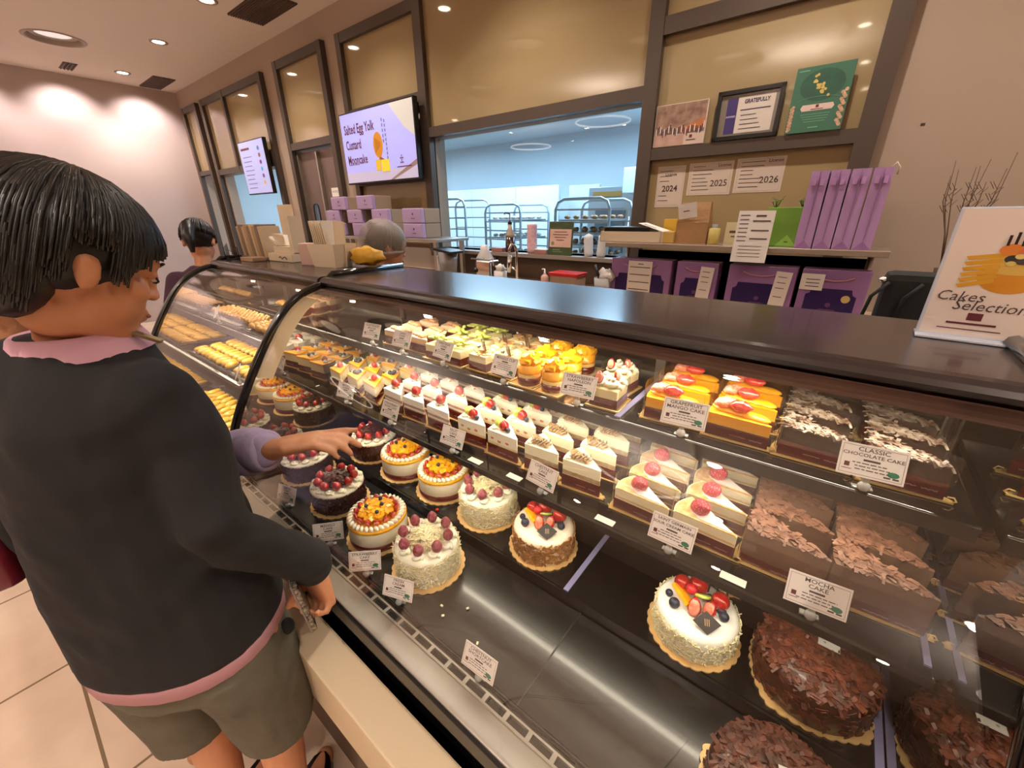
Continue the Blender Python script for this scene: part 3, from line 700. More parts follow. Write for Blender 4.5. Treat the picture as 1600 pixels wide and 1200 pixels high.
def proto_O():
    t = base_slice('mocha_slice', '', 'cake slice', .112, .064, .068, 'O', .018)
    a = MB().use(shavl)
    def top():
        while True:
            x, y = rnd.uniform(-.055, .05), rnd.uniform(0, .062)
            if y < .064*(.058-x)/.112+.004: return Vector((x, y, .069)), Vector((0, 0, 1))
    shards(a, 190, top, .008, .018, .006, .35); a.obj('chocolate_shavings', t, kind='stuff'); wrap(t, .112, .064, .070); return t
def proto_C():
    t = base_slice('classic_chocolate_slice', '', 'cake slice', .085, .062, .05, 'C', .027)
    a = MB().use(mat('frosted_choc_curls', '4a3020', .4, var=(60, 'c8b8a8', .55)))
    def top():
        while True:
            x, y = rnd.uniform(-.045, .04), rnd.uniform(0, .060)
            if y < .062*(.046-x)/.085+.002: return Vector((x, y, .051)), Vector((0, 0, 1))
    shards(a, 130, top, .008, .018, .005, .5); a.obj('chocolate_curls', t, kind='stuff'); wrap(t, .085, .062, .066); return t
def proto_G():
    t = base_slice('grapefruit_mango_slice', '', 'cake slice', .095, .066, .044, 'G', .024)
    each(t, 'mango_slice', mango, range(4), lambda a, k: a.at(-.03+.018*k, .024-.002*k, .047, rz=-.3, rx=.25).sph((0, 0, 0), (.022, .010, .0045), 12, 6))
    seg = lambda q, d: Vector((q.x, q.y*(1-.35*abs(d.x)), q.z*(1-.25*d.x*d.x)+.002*math.sin(d.x*9)))
    each(t, 'red_grapefruit_segment', mat('grapefruit_flesh', 'c01c28', .2, var=(160, 'ff6a50', .7), coat=.6, sss=.1), (0,), lambda a, q: a.at(-.004, .018, .060, rz=-.1, rx=.6).sph((0, 0, 0), (.020, .012, .0085), 14, 7, seg))
    each(t, 'pink_grapefruit_segment', mat('pink_grapefruit', 'e8674a', .25, var=(190, 'ffd8b8', .8), coat=.5), (0,), lambda a, q: a.at(-.030, .026, .058, rz=.8, rx=.4).sph((0, 0, 0), (.021, .012, .009), 14, 7, seg))
    wrap(t, .095, .066, .070); return t
def proto_V():   # taro / burgundy layered
    t = base_slice('burgundy_layer_slice', '', 'cake slice', .09, .060, .044, 'V', .026)
    each(t, 'caramel_piece', mat('caramel_top', 'b07a50', .4, var=(90, 'd8b088', .6)), range(4), lambda a, k: a.sph((-.03+.016*k, .024-.003*k, .048), (.009, .012, .006), 10, 6)); return t
def proto_square(top):
    kind = {'grape': 'green_grape_cake', 'plaque': 'almond_praline_cake', 'cream': 'white_cream_cake'}[top]
    t = thing(kind, '', 'small cake', (0, 0, 0))
    a = MB().use(gold); a.box(-.036, .036, -.036, .036, 0, .0018); a.tube([(-.036, -.036, .0035), (.036, -.036, .0035), (.036, .036, .0035), (-.036, .036, .0035)], .0014, 5, closed=True); a.obj('gold_board', t)
    a = MB().use(mat('vanilla_sponge', 'ead9a8', .6, bump=(200, .4, .002))); a.box(-.029, .029, -.029, .029, .002, .042, .002); a.obj('cake', t)
    a = MB().use(burg); a.box(-.0298, .0298, -.0298, .0298, .0022, .023, .001); a.use(mat('pale_script', 'c8a0a0', .5)); script(a, -.018, .02, .012, -.0301); a.obj('printed_band', t)
    if top == 'grape':
        each(t, 'grape_slice', green, range(16), lambda a, k: a.at(rnd.uniform(-.022, .022), rnd.uniform(-.022, .022), .045+rnd.uniform(0, .024), rz=rnd.uniform(0, 6), rx=rnd.uniform(-.8, .8)).sph((0, 0, 0), (.011, .0065, .0042), 10, 6))
    elif top == 'plaque':
        a = MB().use(mat('praline_crumbs', 'c08a4a', .5, var=(120, 'e8c898', .7)))
        for k in range(26): a.at(rnd.uniform(-.026, .026), rnd.uniform(-.026, .026), .043+rnd.uniform(0, .008), rz=rnd.uniform(0, 6), rx=rnd.uniform(-.6, .6)).box(-.007, .007, -.004, .004, -.001, .001)
        a.at(); a.obj('praline_flakes', t, kind='stuff')
        a = MB().use(choc); a.at(.004, -.008, .066, rz=-.5, rx=.2).box(-.012, .012, -.001, .001, -.015, .012, .0004); a.at(); a.obj('chocolate_plaque', t)
        a = MB().use(mat('silver_bead', 'b8bcc0', .15, .9)); a.sph((-.014, -.006, .056), .005, 8, 6); a.obj('silver_ball', t)
    else:
        each(t, 'cream_swirl', cream, ((-.014, -.014), (.014, -.014), (-.014, .014), (.014, .014)), lambda a, q: rosette(a, (*q, .040), .017, .020, 2.0, 24, .42))
        each(t, 'strawberry_half', berry, (((-.014, -.022, .063), .009, .013, .2, -.25), ((.016, -.004, .066), .008, .011, 1.2, -.3)), lambda a, q: half_berry(a, *q))
        a = MB().use(clear, False); a.box(-.0325, .0325, -.0325, .0325, .003, .066); a.obj('clear_wrap', t)
    return t
def proto_cup():
    t = thing('mango_mousse_cup', '', 'dessert cup', (0, 0, 0))
    a = MB().use(gold); a.box(-.037, .037, -.037, .037, 0, .0018); a.tube([(-.037, -.037, .0035), (.037, -.037, .0035), (.037, .037, .0035), (-.037, .037, .0035)], .0014, 5, closed=True); a.obj('gold_board', t)
    a = MB().use(burg); a.lathe([(.0262, .002), (.0272, .003), (.0275, .020), (.0262, .020)], 26); a.obj('printed_band', t)
    a = MB().use(mat('mousse_layers', 'f0c24a', .35, ramp=[(.020, '5a1c14'), (.030, 'f0d488'), (.034, 'c87a10'), (.052, 'e8a020')], coat=.4)); a.lathe([(.026, .003), (.0265, .021), (.027, .048), (.020, .050)], 26); a.obj('mousse', t)
    for k in range(17):
        a = MB().use(mango); q = math.sqrt((k+.5)/17)*.022; b_ = k*2.4
        a.at(q*math.cos(b_), q*math.sin(b_), .054+.018*(1-q/.022)+rnd.uniform(-.002, .003), rz=rnd.uniform(0, 6), rx=rnd.uniform(-.7, .7)).box(-.007, .007, -.0065, .0065, -.006, .006, .0014); a.obj('mango_cube', t)
    return t
ORD = ['front', 'second', 'third', 'back']
def grid(protos, what, xs, ys, z, group, cols, dx=lambda j: 0, rz=0, yo=0):
    used = set()
    for i, x in enumerate(xs):
        for j, y in enumerate(ys):
            p = protos[(i+j) % len(protos)]
            place(p, id(p) in used, (x+dx(j)+rnd.uniform(-.002, .002), y+yo+rnd.uniform(-.002, .002), z), rz+rnd.uniform(-.05, .05), '%s, %s row, %s' % (what, ORD[j], cols[i]), group); used.add(id(p))
C3 = ['left column of three', 'middle column of three', 'right column of three']; C2 = ['left column of two', 'right column of two']
ZM, ZT = 1.001, 1.181
grid([proto_M(0), proto_M(1)], 'yellow mango cheesecake slice topped with berries', [-1.285, -1.185, -1.085], [.648, .718, .79, .862], ZM, 'mango cheesecake slices', C3, rz=-.15)
grid([proto_S()], 'white strawberry shortcake slice with a whole strawberry', [-.965, -.868, -.768], [.645, .716, .786, .858], ZM, 'strawberry shortcake slices', C3, rz=-.05)
grid([proto_K()], 'white fruit slice with strawberry, kiwi and blueberry', [-.645, -.540], [.645, .716, .786, .858], ZM, 'kiwi strawberry slices', C2)
grid([proto_T()], 'cream slice topped with brown chestnut squiggle', [-.430, -.328], [.645, .716, .786, .858], ZM, 'chestnut cream slices', C2)
grid([proto_R()], 'wrapped strawberry slice with sugar dusting', [-.196, -.082], [.640, .705, .77, .835], ZM, 'wrapped strawberry slices', C2)
grid([proto_O()], 'brown mocha slice covered in chocolate shavings', [.035, .152], [.645, .712, .776, .842], ZM, 'mocha slices', C2)
grid([proto_V()], 'burgundy banded layer slice on the top shelf', [-1.02, -.915], [.715, .785, .855], ZT, 'burgundy layer slices', C2)
grid([proto_square('grape')], 'small square cake heaped with green grape slices', [-.825, -.745], [.725, .805, .885], ZT, 'green grape cakes', C2)
grid([proto_square('plaque')], 'small almond cake with dark chocolate plaque', [-.665, -.590], [.735, .815, .895], ZT, 'almond praline cakes', C2)
grid([proto_cup()], 'round cup heaped with bright mango cubes', [-.575+.06, -.448], [.720, .790, .860], ZT, 'mango cups', C2, dx=lambda j: 0)
p = proto_square('cream'); place(p, 0, (-.318, .728, ZT), .05, 'white cream cake with strawberries, front one behind the tilted price tag', 'white cream cakes')
place(p, 1, (-.330, .812, ZT), -.1, 'white cream cake with strawberries, behind the front one', 'white cream cakes')
grid([proto_G()], 'grapefruit mango slice with red citrus on top', [-.185, -.075], [.712, .782, .852], ZT, 'grapefruit mango slices', C2)
grid([proto_C()], 'dark classic chocolate slice with frosted curls', [.030, .140], [.712, .782, .852], ZT, 'classic chocolate slices', C2)

# ---------------------------------------------------------------- whole cakes
def scallop(a, R_, z0, z1, n=26, amp=.035, sq=0):
    P = []
    for k in range(n*6):
        b_ = 2*PI*k/(n*6); rr = R_*(1+amp*abs(math.sin(n*b_/2))-amp/2)
        if sq: rr = rr/max(abs(math.cos(b_)), abs(math.sin(b_)))**sq
        P.append((rr*math.cos(b_), rr*math.sin(b_)))
    return a.prism(P, z0, z1)
def cake_base(name, R_, kind=goldc, sq=0, th=.003):
    t = thing(name, '', 'cake', (0, 0, 0)); a = MB().use(kind, False); scallop(a, R_, 0, th, sq=sq, n=26 if not sq else 34); a.obj('gold_cake_board', t); return t
def cyl(a, r, z0, z1, bev=.006, n=48):
    a.lathe([(r-.001, z0), (r, z0+.001), (r, z1-bev), (r-bev*.3, z1-bev*.3), (r-bev, z1), (.001, z1)], n); return a
def side(r, z0, z1):
    def fn():
        b_ = rnd.uniform(0, 2*PI); z = rnd.uniform(z0, z1); return Vector((r*math.cos(b_), r*math.sin(b_), z)), Vector((math.cos(b_), math.sin(b_), 0))
    return fn
def topf(r, z, dome=0):
    def fn():
        b_ = rnd.uniform(0, 2*PI); q = r*math.sqrt(rnd.random()); return Vector((q*math.cos(b_), q*math.sin(b_), z+dome*(1-(q/r)**2))), Vector((q*math.cos(b_)*.3/r, q*math.sin(b_)*.3/r, 1)).normalized()
    return fn
def raspberry_cake():
    t = cake_base('raspberry_white_chocolate_cake', .088)
    a = MB().use(cream); cyl(a, .076, .003, .078, .008); a.obj('cream_coat', t)
    a = MB().use(wchoc, False); shards(a, 900, side(.0765, .006, .074), .006, .013, .0024, .5); a.obj('coconut_flakes', t, kind='stuff')
    each(t, 'cream_rosette', cream, range(10), lambda a, k: rosette(a, (.060*math.cos(k*PI/5), .060*math.sin(k*PI/5), .077), .015, .009))
    a = MB().use(wchoc, False); shards(a, 420, topf(.040, .080, .028), .010, .024, .0026, .5); a.obj('white_chocolate_curls', t, kind='stuff')
    for k in range(8):
        b_ = .35+k*PI/4; a = MB().use(berryp); strawberry(a, (.055*math.cos(b_), .055*math.sin(b_), .099), .0125, .017); a.obj('raspberry', t)
    return t
def mango_cake():
    t = cake_base('mango_fruit_cake', .085)
    a = MB().use(mat('smooth_cream', 'f3e9cf', .35, sss=.1)); cyl(a, .0755, .003, .064, .003); a.obj('cream_side', t)
    a = MB().use(burg); a.lathe([(.0762, .004), (.0766, .005), (.0766, .022), (.0762, .022)], 48); a.use(mat('pale_script', 'c8a0a0', .5)); 
    for b0 in (3.6, 4.6, 5.6, .6): a.tube([(.0769*math.cos(b0+.012*k), .0769*math.sin(b0+.012*k), .013+.0012*math.sin(k*1.7)) for k in range(28)], .0003, 3)
    a.obj('printed_band', t)
    a = MB().use(mango); a.lathe([(.0757, .060), (.0765, .061), (.0765, .067), (.074, .0685), (.001, .0685)], 48); a.obj('mango_glaze', t)
    a = MB().use(cream)
    for k in range(34):
        b_ = 2*PI*k/34; a.at(.066*math.cos(b_), .066*math.sin(b_), .072, rz=b_+.5).sph((0, 0, 0), (.0105, .0052, .0062), 8, 6)
    a.at(); a.obj('piped_border', t)
    for k in range(14):
        b_ = 2*PI*k/14; a = MB()
        half_berry(a, (.051*math.cos(b_), .051*math.sin(b_), .079), .0095, .0105, b_+PI/2, .35); a.obj('strawberry_half', t)
    for k in range(46):
        a = MB().use(mango); q = .042*math.sqrt((k+.5)/46); b_ = k*2.4
        a.at(q*math.cos(b_), q*math.sin(b_), .080+.012*(1-q/.042)+rnd.uniform(-.002, .002), rz=rnd.uniform(0, 6), rx=rnd.uniform(-.7, .7)).box(-.0065, .0065, -.006, .006, -.0055, .0055, .0013); a.obj('mango_cube', t)
    for x, y in ((-.02, -.012), (.014, .008), (-.004, .026), (.022, -.022)): a = MB().use(blueb); a.sph((x, y, .096), .0055, 9, 6); a.obj('blueberry', t)
    return t
def forest_cake():
    t = cake_base('black_forest_cake', .084)
    a = MB().use(mat('chocolate_sponge', '2a1510', .5)); cyl(a, .0725, .003, .062, .004); a.obj('sponge', t)
    a = MB().use(mat('dark_shavings', '32150e', .45, var=(60, '5c2c20', .6)), False); shards(a, 900, side(.073, .005, .062), .006, .012, .004, .5); a.obj('chocolate_flakes', t, kind='stuff')
    a = MB().use(cream); a.lathe([(.074, .060), (.075, .066), (.070, .070), (.001, .070)], 40); a.obj('cream_top', t)
    each(t, 'cream_rosette', cream, range(12), lambda a, k: rosette(a, (.061*math.cos(k*PI/6+.2), .061*math.sin(k*PI/6+.2), .068), .014, .009))
    a = MB().use(mat('dark_shavings', '32150e', .45), False); shards(a, 260, topf(.038, .074, .024), .010, .028, .006, .6); a.obj('chocolate_curls', t, kind='stuff')
    for k in range(9):
        b_ = .2+k*2*PI/9; a = MB().use(berry); strawberry(a, (.050*math.cos(b_), .050*math.sin(b_), .088), .0125, .0135, rz=b_, rx=.4); a.obj('strawberry', t)
    return t
def white_top(name, R_, h, sidef, flake_name, flake_mat, L0, L1, wd, topmat):
    t = cake_base(name, R_+.011)
    a = MB().use(topmat); cyl(a, R_, .003, h, .012); a.obj('cream_coat', t)
    a = MB().use(flake_mat, False); shards(a, 1000, side(R_+.0005, .005, h-.008), L0, L1, wd, sidef); a.obj(flake_name, t, kind='stuff')
    return t
def fruit_top(t, h, lattice=True, nuts=False):
    z = h; before = set(t.children)
    S = [(-.030, .022, .014, .5), (-.006, .030, .016, -.3), (.030, .016, .015, -.8)]
    for x, y, r, rz in S: a = MB().use(berry); strawberry(a, (x, y, z+.016), r, r*1.15, rz=rz, rx=.8); a.obj('strawberry', t)
    a = MB(); half_berry(a, (-.004, -.016, z+.014), .011, .017, .1, -.5); a.obj('strawberry_half', t)
    a = MB(); half_berry(a, (.018, -.008, z+.014), .011, .015, -.5, -.5); a.obj('strawberry_half', t)
    a = MB().use(mango); a.at(-.026, -.002, z+.014, rz=-.9, rx=-.5).prism([(-.020, -.009), (.022, -.004), (.018, .011), (-.016, .009)], -.003, .004); a.at(); a.obj('mango_wedge', t)
    a = MB().use(kiwi); a.at(.004, .006, z+.022, rz=.3, rx=-.6).lathe([(.001, -.002), (.013, -.002), (.013, .002), (.001, .002)], 16); a.at(); a.obj('kiwi_slice', t)
    for x, y, r in ((-.046, -.002, .0065), (-.034, -.020, .0090), (.014, .022, .007), (.022, .010, .0068), (.040, -.004, .008), (.036, .006, .007)):
        a = MB().use(blueb); a.sph((x, y, z+r*.9), r, 12, 8); a.obj('blueberry', t)
    a = MB().use(mat('raspberry_skin', 'c8202c', .4, bump=(300, .8, .002))); a.sph((-.014, .006, z+.026), .009, 12, 8); a.obj('raspberry', t)
    a = MB().use(mat('chocolate_plaque', '1c0c08', .55)); a.at(.018, -.034, z+.012, rz=.30, rx=.55)
    a.prism([(-.021, 0), (0, -.017), (.021, 0), (0, .017)], -.0012, .0012)
    a.use(mat('gold_print', 'b08a5a', .4)); 
    for x in (-.003, 0, .003): a.box(x-.0005, x+.0005, -.005, .005, .0012, .0015)
    a.at(); a.obj('chocolate_plaque', t)
    for ch in t.children:
        if ch not in before: ch.data.transform(Matrix.Translation((0, -.004, z)) @ Matrix.Scale(1.14, 4) @ Matrix.Translation((0, 0, -z)))
    if lattice:
        a = MB().use(choc)
        for k in range(5): a.tube([(-.030+.014*k, .040, z+.002), (-.028+.014*k, .046, z+.066-.008*k)], .0015, 5)
        for k in range(3): a.tube([(-.036, .042, z+.056-.012*k), (0, .046, z+.048-.012*k), (.036, .040, z+.032-.010*k)], .0015, 5)
        a.tube([(-.030, .042, z+.060), (.020, .046, z+.048), (.042, .038, z+.030), (.050, .022, z+.002)], .0018, 5); a.obj('chocolate_lattice', t)
def big_choc():
    t = cake_base('chocolate_shaving_cake', .089, goldc, sq=.35)
    a = MB().use(mat('chocolate_cream', '3e2016', .35, var=(20, '55301f', .5), coat=.2)); a.lathe([(.082, .003), (.086, .006), (.087, .052), (.082, .066), (.066, .077), (.035, .083), (.001, .085)], 48); a.obj('chocolate_coat', t)
    a = MB().use(shav, False); shards(a, 900, topf(.082, .066, .020), .010, .028, .0055, .55); a.obj('chocolate_shavings', t, kind='stuff')
    a = MB().use(shav, False); shards(a, 260, side(.0865, .006, .066), .008, .018, .007, .2); a.obj('side_shavings', t, kind='stuff')
    a = MB().use(mat('silver_label', 'c2beb8', .3)); a.at(.012, .006, .0925, rz=-.25, rx=-.04).box(-.015, .015, -.0085, .0085, 0, .0006); a.use(mat('grey_print', '7a726c', .5)).disc(-.006, .001, .0008, .002); a.at(); a.obj('silver_label', t)
    return t
def put(p, spots, group=None):
    for i, (x, y, z, rz, lab) in enumerate(spots): place(p, i > 0, (x, y, z), rz, lab, group)
ZL, ZU = .7535, .783
put(raspberry_cake(), [(-.632, .462, ZL, .2, 'white flaked cake ringed with frosted raspberries, nearest the front glass'), (-.618, .672, ZU, .9, 'white flaked raspberry cake behind, beside the almond fruit cake')], 'raspberry cakes')
put(mango_cake(), [(-.818, .452, ZL, .3, 'mango cube cake with piped border, front row beside the raspberry cake'), (-.795, .672, ZU, 1.3, 'mango cube cake in the second row, left of the rear raspberry cake'),
                   (-.968, .668, ZU, 2.0, 'mango cube cake in the second row, beside the black forest cakes'), (-.79, .858, ZU, .5, 'mango cake half hidden under the slice shelf, right one'), (-.985, .858, ZU, 2.5, 'mango cake half hidden under the slice shelf, left one')], 'mango cakes')
put(forest_cake(), [(-1.03, .462, ZL, 0, 'black forest cake with strawberries at the front left'), (-1.140, .668, ZU, 1.0, 'black forest cake just right of the pointing fingertip'), (-1.256, .480, ZL, 2.0, 'black forest cake under the pointing hand, at the mirror end') , (-1.258, .860, ZU, 2.0, 'black forest cake behind the pointing hand, far back corner')], 'black forest cakes')
t = white_top('almond_fruit_cake', .074, .070, .3, 'almond_flakes', nut, .006, .012, .006, mat('cake_icing', 'f3e4cc', .3, coat=.2)); fruit_top(t, .070, False)
put(t, [(-.428, .662, ZU, .3, 'round cake coated in sliced almonds with kiwi and mango on top')])
t = white_top('coconut_fruit_cake', .074, .066, .5, 'coconut_flakes', wchoc, .006, .012, .0026, mat('white_icing', 'f4f0e6', .35))
fruit_top(t, .066, True); put(t, [(-.066, .655, ZU, .1, 'white coconut cake with berries and dark chocolate lattice')])
put(big_choc(), [(.122, .676, ZU, .25, 'large dark chocolate shaving cake on the upper deck by the mirror'), (.100, .452, ZL, .5, 'large dark chocolate shaving cake on the lower deck at the bottom edge')], 'large chocolate cakes')
a = MB().use(goldc, False); scallop(a, .085, 0, .003); one(a, 'cake_board', 'empty scalloped gold cake board under the edge of the slice shelf', 'cake board', (-.045, .862, ZU))
m = MB().use(mat('red_scrap', 'd8301c', .4)); m.box(-.004, .004, -.003, .003, 0, .004); one(m, 'fruit_scrap', 'tiny red scrap on the deck between the mango cake and raspberry cake', 'crumb', (-.735, .574+.012, ZU), .4)
for k, (x, y) in enumerate(((-.52, .40), (-.47, .43), (-.40, .385), (-.345, .365), (-.50, .385))):
    m = MB().use(wchoc, False); m.box(-.003, .003, -.002, .002, 0, .0025); one(m, 'cake_crumb', 'pale crumb scattered on the empty lower deck', 'crumb', (x, y, ZL), k, 'crumbs on the lower deck')

# ---------------------------------------------------------------- pastries in the far case
def tray(x0, x1, y0, y1, z, label):
    m = MB().use(mat('pastry_tray', '3a3532', .25, .8)); m.box(x0, x1, y0, y1, 0, .003); m.use(mat('tray_rim', '4a4642', .4, .6)); m.tube([(x0, y0, .008), (x1, y0, .008), (x1, y1, .008), (x0, y1, .008)], .003, 5, closed=True)
    return one(m, 'pastry_tray', label, 'tray', (0, 0, z))
egg = mat('yellow_pastry', 'f2b01c', .35, var=(60, 'f6cf50', .6), coat=.3); bake = mat('golden_pastry', 'c88a3c', .4, var=(60, 'e8bc70', .7), coat=.2); dark_b = mat('browned_twist', 'b07a3a', .5, var=(90, 'dcb070', .7))
def field(mk, x0, x1, y0, y1, nx, ny, z, lab, group, rz=0):
    pr = None; 
    for i in range(nx):
        for j in range(ny):
            x = x0+(x1-x0)*(i+.5)/nx; y = y0+(y1-y0)*(j+.5)/ny
            if pr is None: pr = mk(); o = pr
            else: o = copy_tree(pr)
            o.location = (x+rnd.uniform(-.003, .003), y+rnd.uniform(-.003, .003), z); o.rotation_euler = (0, 0, rz+rnd.uniform(-.15, .15)); tag(o, lab, 'pastry', group)
def mk_bar():
    a = MB().use(egg); a.lathe([(.012, 0), (.016, .004), (.016, .012), (.012, .018), (.001, .020)], 12, ell=2.0); a; return a.obj('egg_yolk_pastry')
def mk_oval():
    a = MB().use(bake)
    for k in range(4): a.sph((0, -.026+.0175*k, .012), (.018, .013, .013), 10, 6)
    return a.obj('braided_pastry')
def mk_twist():
    a = MB().use(dark_b)
    for s in (0, PI): a.tube([(.006*math.cos(k*.9+s), -.045+.09*k/16, .010+.006*math.sin(k*.9+s)) for k in range(17)], .006, 6)
    return a.obj('twisted_pastry')
def mk_croi():
    a = MB().use(bake); P = [(.035*math.cos(b_), .022*math.sin(b_), .014) for b_ in [PI*k/12 for k in range(13)]]; a.tube(P, [.004+.012*math.sin(PI*k/12)*(1+.12*(k % 2)) for k in range(13)], 10); return a.obj('croissant')
tray(-2.30, -1.86, .49, .70, .972, 'dark tray of yellow pastries, far left of the far case'); tray(-1.84, -1.41, .49, .70, .972, 'dark tray of yellow pastries nearest the black arch')
field(mk_bar, -2.29, -1.87, .50, .69, 9, 3, .976, 'small glossy yellow pastry on the farther tray of the middle shelf', 'yellow pastries on the farther tray', .3)
field(mk_bar, -1.83, -1.42, .50, .69, 8, 3, .976, 'small glossy yellow pastry on the tray nearest the arch', 'yellow pastries on the nearer tray', .3)
tray(-2.30, -1.86, .73, .94, .972, 'dark tray of golden braided pastries, left'); tray(-1.84, -1.41, .73, .94, .972, 'dark tray of golden braided pastries, right')
field(mk_oval, -2.29, -1.42, .74, .93, 14, 2, .976, 'golden braided pastry at the back of the middle shelf', 'braided pastries')
tray(-2.32, -1.86, .58, .76, 1.132, 'dark tray of twisted pastries on the top shelf, left'); tray(-1.83, -1.41, .58, .76, 1.132, 'dark tray of plump pastries on the top shelf, right')
field(mk_twist, -2.31, -1.87, .59, .75, 14, 1, 1.136, 'brown twisted pastry stick on the top shelf tray', 'twisted pastries')
field(mk_oval, -1.82, -1.42, .59, .75, 7, 2, 1.136, 'golden braided pastry on the top shelf tray', 'braided pastries on the top shelf')
tray(-2.2, -1.75, .80, .94, 1.132, 'silver tray of croissants at the back of the top shelf')
field(mk_croi, -2.19, -1.76, .81, .93, 6, 1, 1.136, 'golden croissant on the rear top shelf tray', 'croissants')
tray(-2.30, -1.45, .40, .56, .7535, 'dark tray of yellow pastries on the lower deck')
field(mk_bar, -2.29, -1.46, .41, .55, 15, 3, .7575, 'small glossy yellow pastry on the lower deck tray', 'yellow pastries on the lower deck', .3)
for k, (x, y, z, lab) in enumerate(((-2.02, .545, 1.132, 'white price tag before the twisted pastries in the far case'), (-1.66, .455, .972, 'white price tag before the yellow pastries in the far case'))):
    price_tag(['PASTRY'], x, y+.02, z, -.5, .4, label=lab)
# ================================================================ screens on the wall
def emis(name, hx, s=1.0): return mat(name, hx, .4, emit=(rgb(hx), s))
def screen(name, label, x0, x1, z0, z1, y, tiltz=0):
    t = thing('wall_screen', label, 'screen', ((x0+x1)/2, y, (z0+z1)/2), tiltz); w_, h_ = (x1-x0)/2, (z1-z0)/2
    a = MB().use(black); a.box(-w_-.012, w_+.012, 0, .045, -h_-.014, h_+.012, .004); a.obj('casing', t)
    a = MB().use(mat('wall_bracket', '1a1715', .5)); a.box(-.15, .15, .045, YB-y, -.12, .12); a.obj('bracket', t)
    return t, w_, h_
t, w_, h_ = screen('big', 'large wall screen showing Salted Egg Yolk Custard Mooncake', -4.06, -3.0, 1.845, 2.415, 2.56)
a = MB(); a.X = Matrix.Rotation(PI/2, 4, 'X'); e = .0015
a.use(emis('screen_lilac', '9f9fe0', .62)); a.rect(-w_, w_, -h_, h_, e)
a.use(emis('screen_cream', 'bcb8b0', .5)); a.f([a.v((.22, h_, e*1.3)), a.v((w_, h_, e*1.3)), a.v((w_, .02, e*1.3)), a.v((.40, .10, e*1.3))][::-1], False)
a.use(emis('screen_floor', 'b0a8c0', .55)); a.rect(-w_, w_, -h_, -.20, e*1.1); a.use(emis('screen_wood', '8a7068', .4)); a.f([a.v((.2, -h_, e*1.6)), a.v((w_, -h_+.1, e*1.6)), a.v((w_, -h_+.14, e*1.6)), a.v((.15, -h_, e*1.6))], False)
a.use(emis('screen_maroon', '5a2438', .35))
for i, s_ in enumerate(('Salted Egg Yolk', 'Custard', 'Mooncake')): a.text(s_, .105, -w_+.05, .155-.125*i, e*2, 'LEFT', bold=.0022, sx=.72)
a.use(emis('screen_grey_text', '6c6890', .4))
for k in range(9): a.rect(.135, .15, .16-.035*k, .182-.035*k, e*2); 
for k in range(5): a.rect(.10, .115, .17-.04*k, .195-.04*k, e*2)
a.rect(-w_+.06, -.3, -.135, -.128, e*2)
a.use(emis('screen_cookie', 'b9771c', .5)); a.disc(.02, -.0, e*2.5, .068, .10, 28); a.use(emis('screen_cookie_dark', '8c5210', .4))
for k in range(9): a.rect(-.02+.009*k, -.016+.009*k, -.06+.006*k, .06-.005*k, e*2.8)
a.f([a.v((.03, -.09, e*2.6)), a.v((.10, -.12, e*2.6)), a.v((.10, -.135, e*2.6)), a.v((.01, -.12, e*2.6))][::-1], False)
a.use(emis('screen_yolk', 'c9a526', .55)); a.box(-.04, .035, -.20, -.115, e, e*3, .0006); a.use(emis('screen_yolk_light', 'd8b830', .6)); a.box(.045, .155, -.215, -.12, e, e*4, .0006)
a.use(emis('screen_maroon', '5a2438', .35))
for i in range(3):
    for j in range(4):
        if (i+j) % 2 == 0 or i == 1: a.rect(.31+.016*i, .322+.016*i, -.165+.017*j, -.153+.017*j, e*2)
a.rect(.26, .46, -.195, -.187, e*2)
a.obj('screen_picture', t)
t, w_, h_ = screen('small', 'smaller lilac wall screen with a menu list, left of the doorway', -6.45, -5.75, 1.83, 2.41, 2.56)
a = MB(); a.X = Matrix.Rotation(PI/2, 4, 'X'); a.use(emis('screen_pale', 'a5a8d8', .62)); a.rect(-w_, w_, -h_, h_, e); a.use(emis('screen_maroon', '5a2438', .35)); a.rect(-.30, -.05, .20, .225, e*2)
a.use(emis('screen_grey_text', '6c6890', .4))
for k in range(8): a.rect(-.28, -.02-.02*(k % 3), .12-.05*k, .128-.05*k, e*2)
for k, hx in enumerate(('3b6fa0', '7a4a30', '6a2a70', '3b9ac0', '6a3a80', 'c8a030')): a.use(emis('screen_item_%d' % k, hx, .5)); a.disc(.2, .2-.075*k, e*2, .03, .025, 10)
a.obj('screen_picture', t)

